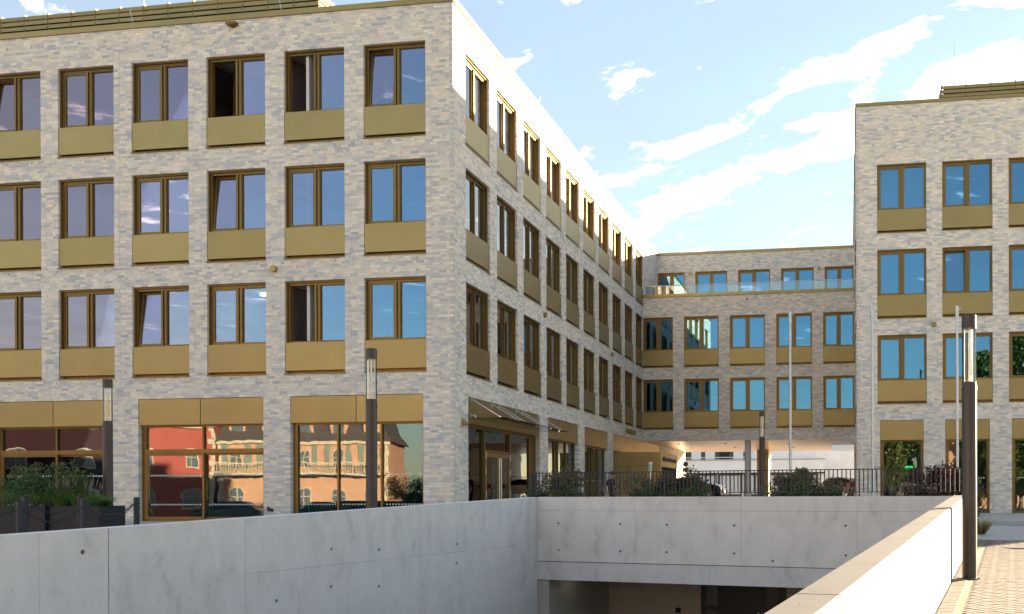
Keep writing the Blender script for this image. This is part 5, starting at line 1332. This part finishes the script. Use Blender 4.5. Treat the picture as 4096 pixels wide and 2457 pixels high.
tree(10.5, -9.0, -1.0, 8.5, 4.0, 26, 'low spreading tree mirrored in the ground floor glass beside the tall lamp', trunk_h=1.6, n=16000, size=0.2)
tree(18.5, -10.0, -1.0, 10.5, 4.6, 27, 'dark green tree mirrored at the right edge of the ground floor glass', trunk_h=1.8, n=16000, size=0.22)
tree(14.5, -12.5, -1.0, 9.5, 4.2, 28, 'round green tree mirrored between two others in the ground floor glass', trunk_h=1.6, n=16000, size=0.2)
tree(-20.5, -12.0, -1.0, 10.5, 4.0, 25, 'small green tree mirrored in the corner shop window', n=12000, size=0.2)

# ---------------------------------------------------------------- houses across the street: some mirrored in the shop windows, a row added for bounced sunlight
def house(org, rotz, w, d, h, wallm, roofm, label, cols, balcony):
    t = thing('town_house', label, 'house', org, rotz)
    part('wall', MB().box(-w / 2, w / 2, 0, d, -1, h), wallm, t)
    rf = MB(); o = 0.35
    a = [(-w / 2 - o, -o, h), (w / 2 + o, -o, h), (w / 2 + o, d + o, h), (-w / 2 - o, d + o, h)]; b = [(-w / 2 + 1.2, 1.3, h + 2.9), (w / 2 - 1.2, 1.3, h + 2.9), (w / 2 - 1.2, d - 1.3, h + 2.9), (-w / 2 + 1.2, d - 1.3, h + 2.9)]
    c = [(-w / 2 + 2.6, d / 2, h + 4.6), (w / 2 - 2.6, d / 2, h + 4.6)]
    for i in range(4): rf.quad(a[i], a[(i + 1) % 4], b[(i + 1) % 4], b[i])
    rf.quad(b[0], b[1], c[1], c[0]); rf.quad(b[2], b[3], c[0], c[1]); rf.poly([b[1], b[2], c[1]]); rf.poly([b[3], b[0], c[0]]); rf.quad(*a[::-1])
    r_ = part('roof', rf, roofm, t)
    cr_ = simple('cream trim', (0.52, 0.38, 0.26), 0.8); gl = simple('house glass', (0.10, 0.11, 0.12), 0.08)
    part('cornice', MB().box(-w / 2 - 0.2, w / 2 + 0.2, -0.25, 0, h - 0.3, h).box(-w / 2 - 0.1, w / 2 + 0.1, -0.14, 0, 3.3, 3.5), cr_, t)
    for i in range(cols):
        x = -w / 2 + (i + 0.5) * w / cols
        for z, hh, ww in ((0.5, 1.9, w / cols * 0.42), (4.1, 1.8, w / cols * 0.34)):
            arch = [(x - ww / 2, z), (x + ww / 2, z), (x + ww / 2, z + hh * 0.75)] + [(x + ww / 2 * math.cos(q), z + hh * 0.75 + hh * 0.25 * math.sin(q)) for q in (0.5, 1.0, 1.57, 2.14, 2.64)] + [(x - ww / 2, z + hh * 0.75)]
            f = part('window', MB().prism(arch, -0.06, 0.0), cr_, t)
            sm_ = [(x + (q - x) * 0.86, z + 0.1 + (r - z) * 0.90) for q, r in arch]; part('pane', MB().prism(sm_, -0.085, -0.06), gl, f)
            part('muntin', MB().box(x - 0.04, x + 0.04, -0.10, -0.086, z + 0.1, z + hh * 0.95).box(x - ww * 0.4, x + ww * 0.4, -0.10, -0.086, z + hh * 0.55, z + hh * 0.58), cr_, f)
        if balcony:
            for sx in (-1, 1): part('shutter', MB().box(x + sx * w / cols * 0.31 - 0.22, x + sx * w / cols * 0.31 + 0.22, -0.09, 0.0, 4.1, 6.2), simple('grey green shutter', (0.16, 0.19, 0.15), 0.7), t)
        dm = part('dormer', MB().box(x - 0.7, x + 0.7, 0.1, 1.6, h + 0.5, h + 2.0), wallm if balcony else cr_, t); part('pane', MB().box(x - 0.45, x + 0.45, 0.07, 0.1, h + 0.7, h + 1.8), gl, dm)
    qm = MB()
    for k in range(int(h / 0.5)):
        for sx in (-1, 1): qm.box(*sorted((sx * w / 2 + sx * 0.03, sx * (w / 2 - (0.5 if k % 2 else 0.32)))), -0.05, 0.0, -0.2 + k * 0.5, 0.26 + k * 0.5)
    part('quoins', qm, cr_, t, kind='stuff')
    if balcony:
        bb = part('balcony', MB().box(-w / 2, w / 2, -1.2, 0, 3.5, 3.7).box(-w / 2, w / 2, -1.2, -1.14, 4.55, 4.65), cr_, t)
        mb = MB(); k = -w / 2 + 0.1
        while k < w / 2: mb.box(k, k + 0.06, -1.2, -1.14, 3.7, 4.55); k += 0.2
        part('balusters', mb, cr_, bb, kind='stuff')
    return t
peach = simple('peach render', (0.50, 0.25, 0.15), 0.9, 0, 0.08, 1.0); redr = simple('red render', (0.36, 0.07, 0.05), 0.9, 0, 0.08, 1.0); slate = simple('brown slate', (0.07, 0.045, 0.04), 0.8, 0, 0.2, 3)
for org, rz, w, mt, lab, nc, bal, hh in (((-51.3, -14.4), 2.687, 14.5, peach, 'peach rendered house with balcony mirrored in the shop windows', 5, True, 6.6),
        ((-61.5, -9.4), 2.687, 7.5, redr, 'narrow red rendered house mirrored in the shop windows', 2, False, 8.0),
        ((-72.5, -4.0), 2.687, 16.0, simple('shade darkened red render', (0.035, 0.009, 0.011), 0.9), 'red house with shade put into its dark colour, mirrored in the leftmost shop window', 3, False, 8.0)):  # last render is near black red: shade on that front put into its colour
    house((org[0], org[1], -0.8), rz, w, 10, hh, mt, slate, lab, nc, bal)
cream_r = simple('cream render', (0.66, 0.58, 0.46), 0.9, 0, 0.06, 1.0); yellow_r = simple('yellow render', (0.64, 0.48, 0.26), 0.9, 0, 0.06, 1.0)
for u, mt, lab in ((-19, cream_r, 'cream house added behind the viewer to bounce sunlight, left of the yellow one'), (-3.5, yellow_r, 'yellow house across the street behind the viewer'), (12, cream_r, 'cream house added behind the viewer to bounce sunlight, right of the yellow one'), (28, peach, 'salmon house added for bounced sunlight at the right end of its row')):
    q = W(u, -56); house((q.x, q.y, -1.1), math.pi - TH, 14.5, 10, 9.0, mt, slate, lab, 4, False)  # row behind the viewer, added to bounce warm sunlight onto the shaded brick
def awning(x, y, label):
    t = thing('parasol', label, 'parasol', (x, y, -0.9), 0, 'orange parasols across the street')
    part('mast', MB().tube((0, 0, 0), (0, 0, 2.5), 0.03, n=8), M['galv'], t)
    part('canopy', MB().lathe([(1.35, 1.95), (0.7, 2.25), (0.02, 2.5)], 8), simple('orange canvas', (0.75, 0.26, 0.03), 0.8), t); part('base', MB().lathe([(0.3, 0), (0.3, 0.08), (0, 0.1)], 12), M['anthracite'], t)
awning(-24.5, -3.0, 'orange parasol nearest the small street tree'); awning(-27.5, -4.5, 'orange parasol nearest the peach house')

# cars parked in front of those houses
for k, (x, y, mm, lab) in enumerate(((-34.5, 4.0, navy, 'dark blue car across the street mirrored low in the corner shop window'), (-39.5, 6.6, simple('grey car paint', (0.10, 0.105, 0.11), 0.2, 0.5), 'grey car across the street mirrored low in the middle shop window'), (-46.0, 9.8, simple('black car paint', (0.012, 0.012, 0.014), 0.15, 0.3), 'black car across the street mirrored low in the left shop window'))):
    c = car((x, y, ground_z(x, y) - 0.1), 2.687, mm, lab)
